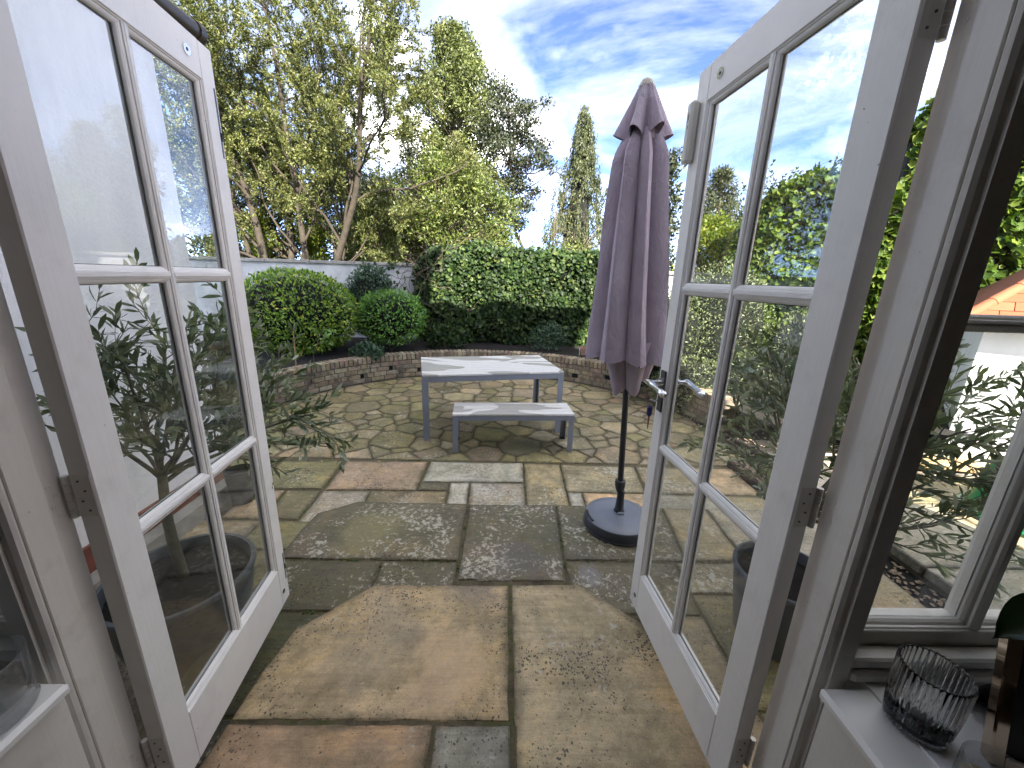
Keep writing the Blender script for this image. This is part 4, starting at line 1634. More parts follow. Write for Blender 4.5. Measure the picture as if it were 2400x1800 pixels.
    # weighted base: a thing of its own, the pole stands in it
    b = thing('weighted_stand', (0.905, 1.535, 0.152), 'round grey plastic weighted stand with carry slot under the parasol', 'stand')
    c0 = (0.905, 1.535, 0.152)
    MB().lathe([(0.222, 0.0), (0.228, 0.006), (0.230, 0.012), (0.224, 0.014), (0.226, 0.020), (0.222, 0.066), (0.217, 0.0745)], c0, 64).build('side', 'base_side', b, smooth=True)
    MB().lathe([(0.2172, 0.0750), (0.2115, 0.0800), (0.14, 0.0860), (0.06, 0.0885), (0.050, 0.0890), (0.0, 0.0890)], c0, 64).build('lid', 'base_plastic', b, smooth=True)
    mb = MB()
    for k, aa in enumerate((PI * 0.99, PI * 1.09)):
        pass
    pts = [(c0[0] + 0.209 * math.cos(t), c0[1] + 0.209 * math.sin(t), c0[2] + 0.0825) for t in np.linspace(PI * 0.95, PI * 1.13, 9)]
    mb.tube(pts, 0.0085, 8)
    mb.build('carry_slot', 'black', b, smooth=True)
    mb = MB()
    px, py = bx_ + 0.0, by_
    mb.lathe([(0.036, 0.0885), (0.036, 0.093), (0.030, 0.105), (0.025, 0.17), (0.023, 0.24), (0.0, 0.24)], (px, py, c0[2]), 24)
    mb.build('sleeve', 'pole_grey', b, smooth=True)
    mb = MB()
    mb.box((-0.02, -0.055, 0.0), (0.02, -0.03, 0.012), Matrix.Translation((px, py, c0[2] + 0.088)), 0.003)
    mb.build('sleeve_foot', 'base_plastic', b)


add_parasol()

# ------------------------------------------------------------------ pots and potted plants


def pot_mesh(c, r, h, n=40, rim=0.02, soil=True):
    x, y, z = c
    mb = MB()
    mb.lathe([(r * 0.70, 0), (r * 0.74, 0.005), (r * 0.93, h * 0.75), (r * 0.96, h - rim * 1.4), (r, h - rim), (r, h - 0.006), (r * 0.985, h), (r * 0.93, h), (r * 0.91, h - 0.012), (r * 0.88, h - 0.07), (0, h - 0.07)], (x, y, z), n)
    return mb


class Plant:
    """collects stems and leaf anchors"""

    def __init__(s, seed):
        s.rg = np.random.default_rng(seed)
        s.wood = MB()
        s.P, s.T = [], []

    def grow(s, p, d, L, r, lev, cfg):
        rg = s.rg
        p = np.array(p, float)
        d = np.array(d, float)
        d /= np.linalg.norm(d)
        seg = cfg['seg'][lev]
        n = max(2, int(L / seg))
        pts = [p.copy()]
        dirs = [d.copy()]
        for i in range(n):
            d = d + rg.normal(0, cfg['wander'][lev], 3) + np.array([0, 0, cfg['up'][lev]])
            d /= np.linalg.norm(d)
            p = p + d * (L / n)
            pts.append(p.copy())
            dirs.append(d.copy())
        rr = np.linspace(r, max(r * cfg['taper'][lev], cfg.get('rmin', 0.002)), n + 1)
        s.wood.tube(pts, rr, cfg['sides'][lev], lev == 0)
        last = lev == len(cfg['nch'])
        if not last:
            nc = cfg['nch'][lev]
            t0 = cfg['t0'][lev]
            for c in range(nc):
                t = t0 + (1 - t0) * (c + rg.uniform(0, 1)) / nc
                i = min(n - 1, int(t * n))
                q = pts[i] + (pts[i + 1] - pts[i]) * (t * n - i)
                dd = dirs[i]
                a = rg.normal(0, 1, 3)
                a -= dd * a.dot(dd)
                a /= np.linalg.norm(a) + 1e-9
                an = R(rg.uniform(*cfg['ang'][lev]))
                nd = dd * math.cos(an) + a * math.sin(an)
                s.grow(q, nd, L * rg.uniform(*cfg['ratio'][lev]) * (1.15 - 0.5 * t), rr[i] * cfg['rr'][lev], lev + 1, cfg)
        if lev >= cfg['leaf_from']:
            m = max(1, int(L * cfg['leaves']))
            for k in range(m):
                t = rg.uniform(0.1, 1.0) * n
                i = min(n - 1, int(t))
                q = pts[i] + (pts[i + 1] - pts[i]) * (t - i)
                s.P.append(q)
                s.T.append(dirs[i])


def leaf_dirs(rg, T, spread):
    a = rg.normal(0, 1, T.shape)
    return unit(unit(T) + unit(a) * spread)


def olive(name, base, pot_r, pot_h, pot_mat, seed, trunk_h, label, plabel, crown, leafn, lean=(0, 0)):
    p = thing('plant_pot', base, plabel, 'pot')
    pot_mesh(base, pot_r, pot_h).build('pot_body', pot_mat, p, smooth=True)
    sz = base[2] + pot_h - 0.05
    MB().lathe([(pot_r * 0.885, -0.02), (pot_r * 0.885, 0.0), (pot_r * 0.5, 0.012), (0, 0.02)], (base[0], base[1], sz), 24).build('pot_soil', 'soil', p)
    t = thing('olive_tree', (base[0], base[1], sz), label, 'tree')
    pl = Plant(seed)
    rg = pl.rg
    top = np.array([base[0] + lean[0], base[1] + lean[1], sz + trunk_h])
    b0 = np.array([base[0], base[1], sz - 0.02])
    pts = [b0 + (top - b0) * k + np.array([math.sin(k * 5 + seed) * 0.008, math.cos(k * 4) * 0.006, 0]) for k in np.linspace(0, 1, 8)]
    pl.wood.tube(pts, np.linspace(0.023, 0.017, 8), 10)
    cfg = dict(seg=[0.06, 0.05, 0.04], wander=[0.10, 0.13, 0.13], up=[0.035, 0.02, 0.0], taper=[0.4, 0.4, 0.4], sides=[6, 5, 4],
               nch=[6, 3], t0=[0.2, 0.25], ang=[(25, 60), (25, 65)], ratio=[(0.45, 0.75), (0.5, 0.8)], rr=[0.6, 0.6], leaf_from=1, leaves=leafn, rmin=0.0012)
    for dx, dy, dz, L in crown:
        pl.grow(top - np.array([0, 0, rg.uniform(0, 0.06)]), (dx, dy, dz), L, 0.009, 0, cfg)
    pl.wood.build('trunk', 'bark_olive', t, smooth='all')
    P = np.array(pl.P)
    T = leaf_dirs(rg, np.array(pl.T), 0.75)
    Nn = unit(rg.normal(0, 1, P.shape) + np.array([0, 0, 0.8]))
    L = rg.uniform(0.040, 0.078, len(P))
    leaves('foliage', P, T, Nn, L, L * rg.uniform(0.20, 0.28, len(P)), 'leaf_olive', t, 0.12, 'long')
    return t


def add_pots():
    rg = random.Random(3)
    crownL = [(-0.55, -0.1, 0.75, 0.62), (-0.25, 0.45, 0.9, 0.62), (0.10, -0.1, 1.0, 0.60), (0.35, 0.3, 0.75, 0.60), (0.75, 0.55, 0.35, 0.62), (-0.7, 0.4, 0.5, 0.55),
              (0.55, -0.2, 0.65, 0.48), (0.3, 0.75, 0.35, 0.60), (0.0, 0.95, 0.30, 0.62), (0.25, 1.0, 0.10, 0.74), (0.40, 1.0, 0.02, 0.80), (-0.15, 0.2, 1.0, 0.5)]
    olive('olive', (-1.33, 0.74, 0.001), 0.29, 0.42, 'pot_grey', 21, 0.56, 'potted olive tree with slim trunk behind the left door', 'large grey plastic pot holding the left olive tree', crownL, 62, (0.02, 0.0))
    crownR = [(0.65, 0.0, 0.85, 0.72), (0.2, 0.4, 0.9, 0.72), (0.9, 0.3, 0.45, 0.80), (-0.1, 0.2, 1.0, 0.68), (0.85, -0.05, 0.6, 0.72), (0.5, 0.8, 0.5, 0.65), (0.95, 0.2, 0.10, 0.85),
              (0.3, 0.6, 0.15, 0.55), (0.1, 0.7, 0.4, 0.7), (-0.15, 0.6, 0.75, 0.7), (0.05, 0.5, -0.1, 0.55), (0.7, -0.1, -0.25, 0.72), (0.55, 0.05, 0.9, 0.55), (1.0, 0.1, 0.75, 0.85)]
    olive('olive', (1.40, 0.70, 0.153), 0.21, 0.36, 'pot_grey', 8, 0.34, 'potted olive tree behind the right door, branches spreading past the window', 'grey plastic pot holding the right olive tree', crownR, 58, (0.05, 0.05))
    # small black pot by the wing corner with a shooting stem
    p = thing('plant_pot', (-1.90, 1.98, 0.001), 'small black pot standing near the end of the wing wall', 'pot')
    pot_mesh((-1.90, 1.98, 0.001), 0.10, 0.27, 28, 0.012).build('pot_body', 'pot_black', p, smooth=True)
    MB().lathe([(0.087, 0), (0.05, 0.006), (0, 0.008)], (-1.90, 1.98, 0.205), 18).build('pot_soil', 'soil', p)
    # pots on the brick wall
    for (x, y, r, h, mat, lab) in ((1.56, 6.20, 0.075, 0.14, 'pot_pink', 'faded terracotta pot with a seedling on the brick wall'),
                                   (1.76, 6.14, 0.070, 0.11, 'terracotta', 'bright orange terracotta pot on the brick wall beside the parasol')):
        z = 0.430
        p = thing('plant_pot', (x, y, z), lab, 'pot')
        mb = MB()
        mb.lathe([(r * .68, 0), (r * .86, h * .72), (r * .98, h * .73), (r, h * .97), (r * .97, h), (r * .88, h), (r * .85, h - .02), (0, h - .02)], (x, y, z), 28)
        mb.build('pot_body', mat, p, smooth=True)
        MB().lathe([(r * .86, 0), (0, .006)], (x, y, z + h - .018), 16).build('pot_soil', 'soil', p)
    pl = Plant(5)
    cfg = dict(seg=[0.05, 0.04], wander=[0.12, 0.12], up=[0.03, 0.02], taper=[0.4, 0.4], sides=[5, 4], nch=[7], t0=[0.3], ang=[(35, 70)], ratio=[(0.3, 0.5)], rr=[0.6], leaf_from=1, leaves=70, rmin=0.001)
    t = thing('seedling', (1.56, 6.20, 0.55), 'small leafy seedling growing in the faded pot on the wall', 'plant')
    pl.grow((1.56, 6.20, 0.55), (-0.3, 0, 1), 0.34, 0.004, 0, cfg)
    pl.wood.build('stem', 'bark_olive', t)
    P = np.array(pl.P)
    leaves('foliage', P, leaf_dirs(pl.rg, np.array(pl.T), 0.8), unit(pl.rg.normal(0, 1, P.shape) + [0, -.4, .8]), 0.04, 0.022, 'leaf_box_green', t)
    mb = MB().box((1.462, 6.128, 0.428), (1.470, 6.131, 0.56))
    tag(mb.build('plant_label', 'sensor_white', origin=(1.466, 6.13, 0.428)), 'thin white plant label stuck upright beside the faded pot', 'label')
    # red pots at the far right
    for x, y, r, h, lab in ((4.55, 3.62, .13, .22, 'terracotta pot near the outbuilding corner, nearer of two'), (4.25, 4.1, .11, .2, 'terracotta pot near the hebe shrubs, farther of two')):
        p = thing('plant_pot', (x, y, 0.02), lab, 'pot')
        mb = MB()
        mb.lathe([(r * .68, 0), (r * .86, h * .72), (r * .98, h * .73), (r, h * .97), (r * .97, h), (r * .88, h), (r * .85, h - .02), (0, h - .02)], (x, y, 0.02), 28)
        mb.build('pot_body', 'terracotta', p, smooth=True)
    # green plastic tub upside down
    t = thing('green_tub', (3.90, 1.62, 0.172), 'bright green plastic tub on the sunny side terrace', 'tub')
    mb = MB()
    mb.lathe([(0.335, 0.0), (0.345, 0.004), (0.345, 0.018), (0.325, 0.022), (0.322, 0.05), (0.255, 0.36), (0.24, 0.375), (0.0, 0.38)], (3.90, 1.62, 0.172), 48)
    mb.build('tub_body', 'tub_green', t, smooth=True)
    MB().lathe([(0.345, 0.0185), (0.352, 0.022), (0.352, 0.030), (0.323, 0.034)], (3.90, 1.62, 0.172), 48).build('tub_rim', 'tub_green', t, smooth=True)
    # cane in the corner of the raised bed
    mb = MB()
    mb.tube([(-2.66, 4.35, 0.30), (-2.635, 4.36, 1.02)], 0.007, 8)
    tag(mb.build('bamboo_cane', 'cane', origin=(-2.66, 4.35, 0.30)), 'bamboo cane stuck in the raised bed beside the left door', 'cane')
    # garden hose / cable trailing over the side terrace
    mb = MB()
    pts = [(3.3 + 0.35 * k, 2.15 + 0.13 * math.sin(k * 1.1), 0.222) for k in np.linspace(0, 4, 26)]
    mb.tube(pts, 0.006, 6)
    tag(mb.build('cable', 'black', origin=(3.3, 2.15, 0.21)), 'thin dark cable lying across the sunny side terrace', 'cable')
    # a weathered plank on the terrace
    m = Matrix.Translation((4.05, 2.42, 0.24)) @ Matrix.Rotation(R(-12), 4, 'Z')
    tag(MB().box((-0.32, -0.09, -0.03), (0.32, 0.09, 0.03), m, 0.006).build('wood_block', 'cane', origin=(4.05, 2.42, 0.21)), 'pale block of sawn wood lying on the side terrace', 'wood')


add_pots()

# ------------------------------------------------------------------ indoor things on the ledges


def add_indoor():
    z = 0.9265
    c = (0.925, -0.205, z)
    t = thing('ribbed_tumbler', c, 'ribbed clear glass tumbler with knobbly base on the right ledge', 'tumbler')
    n = 216
    rib = lambda a, k: 1 + 0.03 * math.cos(36 * a) * (0 if k in (8, 9, 10, 11) else 1)
    mb = MB()
    mb.lathe([(0.032, 0.0), (0.041, 0.002), (0.044, 0.010), (0.0475, 0.024), (0.051, 0.075), (0.0515, 0.139), (0.0508, 0.143), (0.0488, 0.143), (0.0475, 0.139), (0.047, 0.075), (0.0445, 0.026), (0.0, 0.022)], c, n, None, rib)
    mb.build('glass_wall', 'clear_glass', t, smooth='all')
    mb = MB()
    for k in range(36):
        a = 2 * PI * k / 36
        for zz, r in ((0.006, 0.0432), (0.015, 0.0455)):
            q = (c[0] + r * math.cos(a + zz * 8), c[1] + r * math.sin(a + zz * 8), c[2] + zz)
            mb.lathe([(0.0, -0.0030), (0.0026, -0.0015), (0.003, 0), (0.0026, 0.0015), (0, 0.003)], q, 8)
    mb.build('bead_ring', 'clear_glass', t, smooth='all')
    # picture frame, mirror finish, seen at an angle
    f = thing('picture_frame', (1.05, -0.27, z), 'mirror-finish picture frame with a dark picture standing on the right ledge', 'picture frame')
    m = Matrix.Translation((1.078, -0.292, z)) @ Matrix.Rotation(R(-22), 4, 'Z') @ Matrix.Rotation(R(-14), 4, 'X')
    w, h, b = 0.085, 0.24, 0.022
    for nm, lo, hi in (('frame_side', (-w, -0.012, 0), (-w + b, 0.012, h)), ('frame_side', (w - b, -0.012, 0), (w, 0.012, h)),
                       ('frame_rail', (-w + b + .0003, -0.012, 0), (w - b - .0003, 0.012, b)), ('frame_rail', (-w + b + .0003, -0.012, h - b), (w - b - .0003, 0.012, h))):
        MB().box(lo, hi, m, 0.003).build(nm, 'frame_metal', f)
    MB().box((-w + b + .0005, -0.004, b + .0005), (w - b - .0005, 0.008, h - b - .0005), m).build('picture', 'picture', f)
    MB().add([tuple(m @ Vector(q)) for q in ((-0.05, 0.0125, 0.15), (0.05, 0.0125, 0.15), (0.06, 0.13, 0.035), (-0.06, 0.13, 0.035), (-0.05, 0.0135, 0.155), (0.05, 0.0135, 0.155), (0.06, 0.133, 0.038), (-0.06, 0.133, 0.038))],
             [(0, 1, 2, 3), (7, 6, 5, 4), (0, 4, 5, 1), (1, 5, 6, 2), (2, 6, 7, 3), (3, 7, 4, 0)]).build('easel_back', 'black', f)
    # candle in a glass, low front
    c = (0.905, -0.335, z)
    t = thing('candle_glass', c, 'candle in a plain clear glass at the front of the right ledge', 'candle')
    mb = MB()
    mb.lathe([(0.036, 0.0), (0.041, 0.003), (0.043, 0.02), (0.044, 0.095), (0.0432, 0.097), (0.0415, 0.097), (0.041, 0.095), (0.040, 0.012), (0.0, 0.010)], c, 48)
    mb.build('glass_wall', 'thin_glass', t, smooth='all')
    MB().lathe([(0.0395, 0.013), (0.0395, 0.05), (0.02, 0.052), (0, 0.052)], c, 36).build('wax', 'wax', t, smooth=True)
    # clear bowl on the left ledge
    c = (-0.848, -0.205, z)
    t = thing('glass_bowl', c, 'clear straight-sided glass bowl on the left ledge', 'bowl')
    mb = MB()
    mb.lathe([(0.060, 0.0), (0.070, 0.002), (0.0735, 0.010), (0.069, 0.022), (0.072, 0.026), (0.075, 0.06), (0.076, 0.120), (0.0748, 0.122), (0.0728, 0.122), (0.072, 0.118), (0.070, 0.06), (0.064, 0.034), (0.0, 0.030)], c, 64)
    mb.build('glass_wall', 'thin_glass', t, smooth='all')
    # house plant on the far right of the ledge
    c = (1.17, -0.225, z)
    t = thing('house_plant', c, 'dark green house plant with broad leaves at the right end of the ledge', 'plant')
    pot_mesh((c[0] + 0.02, c[1], c[2]), 0.06, 0.11, 28, 0.01).build('pot', 'pot_grey', t, smooth=True)
    rg = np.random.default_rng(4)
    mb = MB()
    P, T, Nn, L = [], [], [], []
    b0 = np.array([c[0] + 0.02, c[1], c[2] + 0.08])
    for k, (dx, dy, dz, l) in enumerate(((-0.9, -0.1, 1.65, 0.27), (-0.25, -0.3, 1.6, 0.27), (0.5, -0.4, 1.0, 0.2), (0.1, 0.3, 1.4, 0.22), (-0.2, -0.6, 1.2, 0.15))):
        d = np.array([dx, dy, dz])
        d /= np.linalg.norm(d)
        e = b0 + d * l
        mb.tube([b0, b0 + d * l * 0.5 + [0, 0, .01], e], 0.003, 6)
        P.append(e)
        T.append(np.array([dx, dy, -0.12]))
        Nn.append(np.array([0, -0.25, 1.0]))
        L.append(0.12)
    mb.build('stems', 'bark_olive', t)
    for k in range(len(P)):
        # broad leaf blade as a rounded patch
        B = unit(np.cross(T[k], Nn[k]))
        TT = unit(T[k])
        NN = np.cross(B, TT)
        vs, fs = [], []
        for i in range(9):
            u = i / 8
            wd = 0.036 * math.sin(PI * u ** 0.8) ** 0.8 if 0 < u < 1 else 0.0008
            for j in (-1, -0.5, 0, 0.5, 1):
                vs.append(tuple(P[k] + TT * u * L[k] + B * wd * j + NN * (0.010 * abs(j) - 0.05 * u * u)))
        for i in range(8):
            for j in range(4):
                fs.append((i * 5 + j, i * 5 + j + 1, (i + 1) * 5 + j + 1, (i + 1) * 5 + j))
        MB().add(vs, fs).build('leaf', 'leaf_house', t, smooth='all')


add_indoor()

# ------------------------------------------------------------------ outbuilding on the right


def add_outbuilding():
    o = thing('outbuilding', (4.46, 2.90, 0), 'small white outbuilding with orange tiled hipped roof at the right', 'outbuilding')
    x0, y0, ze = 4.62, 3.06, 1.50
    MB().box((x0, y0, -0.1), (8.6, 6.4, ze - 0.07)).build('wall', 'render_white', o)
    # hipped roof core
    ex, ey = x0 - 0.16, y0 - 0.16
    run = 1.75
    pitch = math.tan(R(44))
    zr = ze + run * pitch
    v = [(ex, ey, ze), (8.8, ey, ze), (8.8, 6.6, ze), (ex, 6.6, ze), (ex + run, ey + run, zr), (8.8, ey + run, zr)]
    rf = MB().add(v, [(0, 1, 5, 4), (3, 0, 4), (2, 3, 4, 5), (1, 2, 5), (3, 2, 1, 0)]).build('roof', 'house_roof', o)
    # plain tiles on the slope that faces the doors
    rg = random.Random(2)
    gauge = 0.112
    sl = 1 / math.cos(R(44))
    cs, sn = math.cos(R(44)), math.sin(R(44))
    mesh = []
    for k in range(4):
        mb = MB().box((-0.081, -0.008, 0.0), (0.081, 0.150, 0.013), None, 0.003)
        me = D.meshes.new('plain_tile')
        me.from_pydata(mb.v, [], mb.f)
        for q in me.vertices:
            q.co.z += rg.uniform(-0.0015, 0.0015)
        me.materials.append(M['roof_tile'])
        mesh.append(me)
    row = 0
    cnt = 0
    while row * gauge * cs < run - 0.12:
        d = row * gauge
        yy, zz = ey + d * cs, ze + d * sn
        xl = ex + d * cs + 0.03
        x = ex - 0.05 + (0.083 if row % 2 else 0.0)
        while x < 7.2:
            if x - 0.06 > xl - 0.05 and cnt < 300:
                tl = D.objects.new('roof_tile', rg.choice(mesh))
                tl.location = (x - o.location.x, yy - o.location.y - 0.004, zz - o.location.z + 0.012)
                tl.rotation_euler = (R(44) - 0.055 + rg.gauss(0, 0.008), rg.gauss(0, 0.006), rg.gauss(0, 0.008))
                link(tl, rf)
                cnt += 1
            x += 0.166
        row += 1
    # hip tiles
    h0 = Vector((ex, ey, ze + 0.02))
    h1 = Vector((ex + run, ey + run, zr + 0.02))
    for k in range(12):
        a, b = h0.lerp(h1, k / 12), h0.lerp(h1, (k + 1.12) / 12)
        MB().tube([a, b], [0.05, 0.045], 10).build('hip_tile', 'roof_tile', rf, smooth=True)
    # dark fascia and gutter under the eaves
    MB().box((ex + 0.02, ey + 0.02, ze - 0.085), (8.7, ey + 0.05, ze - 0.005)).build('fascia', 'render_white', o)
    o.rotation_euler = (0, 0, R(-46))


add_outbuilding()

# ================================================================== VEGETATION


def bumps(rg, freq, octv=3):
    ks = rg.normal(0, 1, (6 * octv, 3))
    ph = rg.uniform(0, 6.28, 6 * octv)
    am = np.repeat(0.5 ** np.arange(octv), 6)
    fr = freq * np.repeat(1.9 ** np.arange(octv), 6)

    def f(X):
        return (np.sin(X @ (ks * fr[:, None]).T + ph) * am).sum(1) / (am.sum() * 0.6)
    return f


def sphere_dirs(rg, n):
    return unit(rg.normal(0, 1, (n, 3)))


def core_blob(name, c, rad, f, amp, parent, shrink=0.86, n=18, mat='core_shade'):
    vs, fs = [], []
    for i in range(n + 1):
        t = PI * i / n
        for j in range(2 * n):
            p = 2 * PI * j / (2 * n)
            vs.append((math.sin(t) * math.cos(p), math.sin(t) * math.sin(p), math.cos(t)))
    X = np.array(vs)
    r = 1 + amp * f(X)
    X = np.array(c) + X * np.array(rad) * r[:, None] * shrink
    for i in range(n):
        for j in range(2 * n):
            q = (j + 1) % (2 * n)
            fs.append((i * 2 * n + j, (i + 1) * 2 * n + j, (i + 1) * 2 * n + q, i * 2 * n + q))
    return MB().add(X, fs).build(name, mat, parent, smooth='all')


def mound(name, label, cat, c, rad, nleaf, size, mat, seed, amp=0.06, freq=2.2, group=None, aspect=0.5, shell=0.10, zmin=None, core=True, shape='leaf', outw=0.7, stem=None, stray=0.08):
    """a dense rounded shrub: leafy shell over a core coloured as inner shade"""
    rg = np.random.default_rng(seed)
    c = np.array(c, float)
    z0 = c[2] - rad[2] if zmin is None else zmin
    t = thing(name, (c[0], c[1], z0), label, cat, group)
    f = bumps(rg, freq)
    d = sphere_dirs(rg, int(nleaf * 1.6))
    r = 1 + amp * f(d) + 0.35 * amp * f(d * 4.3)
    r = r * (1 - shell * rg.random(len(d)) ** 1.6)
    r = np.where(rg.random(len(d)) < 0.05, r + stray * rg.random(len(d)), r)
    P = c + d * np.array(rad) * r[:, None]
    keep = P[:, 2] > z0 + 0.02
    P, d = P[keep][:nleaf], d[keep][:nleaf]
    nr = unit(d / np.array(rad))
    tang = rg.normal(0, 1, P.shape) + np.array([0, 0, 0.5])
    T = unit(unit(tang) + nr * outw)
    Nn = unit(nr + rg.normal(0, 0.45, P.shape) + np.array([0, 0, 0.35]))
    L = size * rg.uniform(0.7, 1.3, len(P))
    if core:
        core_blob('inner_shade', c, rad, f, amp, t, 0.88 - shell * 0.3)  # core colour gives the shade between the leaves
    MB().tube([(c[0], c[1], z0 - 0.02), (c[0], c[1], c[2])], [0.04, 0.02], 7).build('stem', 'bark', t) if stem is None else None
    leaves('foliage', P, T, Nn, L, L * aspect, mat, t, 0.15, shape)
    return t


def clump_tree(name, label, base, trunk_pts, trunk_r, clumps, per, leaf, mat, bark, seed, aspect=0.5, sigma=1.0, flat=0.7, branch_r=0.03, droop=0.0, shape='leaf', group=None, twigs=0):
    """trunk, limbs to every clump, leaves gathered in clumps; clumps = [(x,y,z,r)]"""
    rg = np.random.default_rng(seed)
    t = thing(name, base, label, 'tree', group)
    wood = MB()
    tp = np.array(trunk_pts, float)
    wood.tube(tp, np.linspace(trunk_r, trunk_r * 0.25, len(tp)), 9)
    cl = np.array(clumps, float)
    for x, y, z, r in clumps:
        # leave the trunk somewhat below the clump
        zt = z - rg.uniform(0.25, 0.6) * math.hypot(x - base[0], y - base[1]) - 0.2
        k = np.clip(np.interp(zt, tp[:, 2], np.arange(len(tp))), 0, len(tp) - 1.001)
        i = int(k)
        a = tp[i] + (tp[i + 1] - tp[i]) * (k - i)
        b = np.array([x, y, z])
        m = (a + b) / 2 + rg.normal(0, 0.08, 3) * np.linalg.norm(b - a) + np.array([0, 0, -0.05])
        wood.tube([a, (a + m) / 2 + rg.normal(0, .03, 3), m, (m + b) / 2 + rg.normal(0, .03, 3), b], np.linspace(branch_r, branch_r * 0.3, 5), 5, False)
        for q in range(twigs):
            e = b + rg.normal(0, r * 0.9, 3) * np.array([1, 1, flat])
            s0 = m + (b - m) * rg.uniform(0.2, 1)
            wood.tube([s0, (s0 + e) / 2 + rg.normal(0, 0.05, 3), e], [branch_r * 0.35, branch_r * 0.25, branch_r * 0.1], 3, False)
    wood.build('trunk', bark, t, smooth='all')
    n = len(clumps)
    w = cl[:, 3] ** 2
    idx = rg.choice(n, size=int(n * per), p=w / w.sum())
    # leaves lie towards the outside of each clump
    d = sphere_dirs(rg, len(idx))
    rad = rg.random(len(idx)) ** 0.45 * sigma
    off = d * (rad * cl[idx, 3])[:, None] * np.array([1, 1, flat])
    P = cl[idx, :3] + off
    T = unit(rg.normal(0, 1, P.shape) + d * 0.6 + np.array([0, 0, -droop]))
    Nn = unit(rg.normal(0, 0.7, P.shape) + d * 0.5 + np.array([0, -0.15, 0.6]))
    L = leaf * rg.uniform(0.65, 1.35, len(P))
    leaves('crown', P, T, Nn, L, L * aspect, mat, t, 0.12, shape)
    return t


def shell_clumps(rg, n, c, rad, rr, inner=0.55, zbias=0.0):
    out = []
    while len(out) < n:
        d = unit(rg.normal(0, 1, (1, 3)))[0]
        k = inner + (1 - inner) * rg.random() ** 0.6
        p = np.array(c) + d * np.array(rad) * k
        out.append((p[0], p[1], p[2], rr * rg.uniform(0.65, 1.35)))
    return out


def add_left_tree():
    """the many-stemmed, thinly leaved tree beyond the wall on the left"""
    t = thing('garden_tree', (-5.3, 10.0, 0.0), 'many-stemmed thinly leaved tree rising beyond the white wall at left', 'tree')
    pl = Plant(12)
    cfg = dict(seg=[0.35, 0.22, 0.16, 0.12], wander=[0.065, 0.13, 0.17, 0.2], up=[0.035, 0.03, 0.02, 0.0], taper=[0.22, 0.3, 0.35, 0.4], sides=[9, 6, 4, 3],
               nch=[11, 6, 4], t0=[0.22, 0.2, 0.15], ang=[(22, 62), (25, 70), (25, 75)], ratio=[(0.32, 0.56), (0.35, 0.62), (0.4, 0.7)], rr=[0.46, 0.5, 0.55], leaf_from=2, leaves=190, rmin=0.004)
    stems = [((-5.75, 9.9, 0.0), (-0.30, 0.0, 1), 7.6, 0.115), ((-5.55, 10.05, 0.0), (-0.10, 0.05, 1), 8.4, 0.105), ((-5.15, 10.0, 0.0), (0.06, 0.1, 1), 8.2, 0.10),
             ((-4.90, 9.95, 0.0), (0.22, -0.02, 1), 7.8, 0.11), ((-4.75, 10.1, 0.0), (0.40, 0.1, 1), 6.6, 0.085), ((-5.85, 10.2, 0.0), (-0.52, 0.1, 1), 7.0, 0.085)]
    for p, d, L, r in stems:
        pl.grow(p, d, L, r, 0, cfg)
    pl.wood.build('trunk', 'bark', t, smooth='all')
    P = np.array(pl.P)
    rg = pl.rg
    P = P + rg.normal(0, 0.03, P.shape)
    T = leaf_dirs(rg, np.array(pl.T), 1.1)
    Nn = unit(rg.normal(0, 1, P.shape) + np.array([0, -0.3, 0.6]))
    L = rg.uniform(0.04, 0.085, len(P))
    leaves('crown', P, T, Nn, L, L * 0.42, 'leaf_left', t, 0.15)


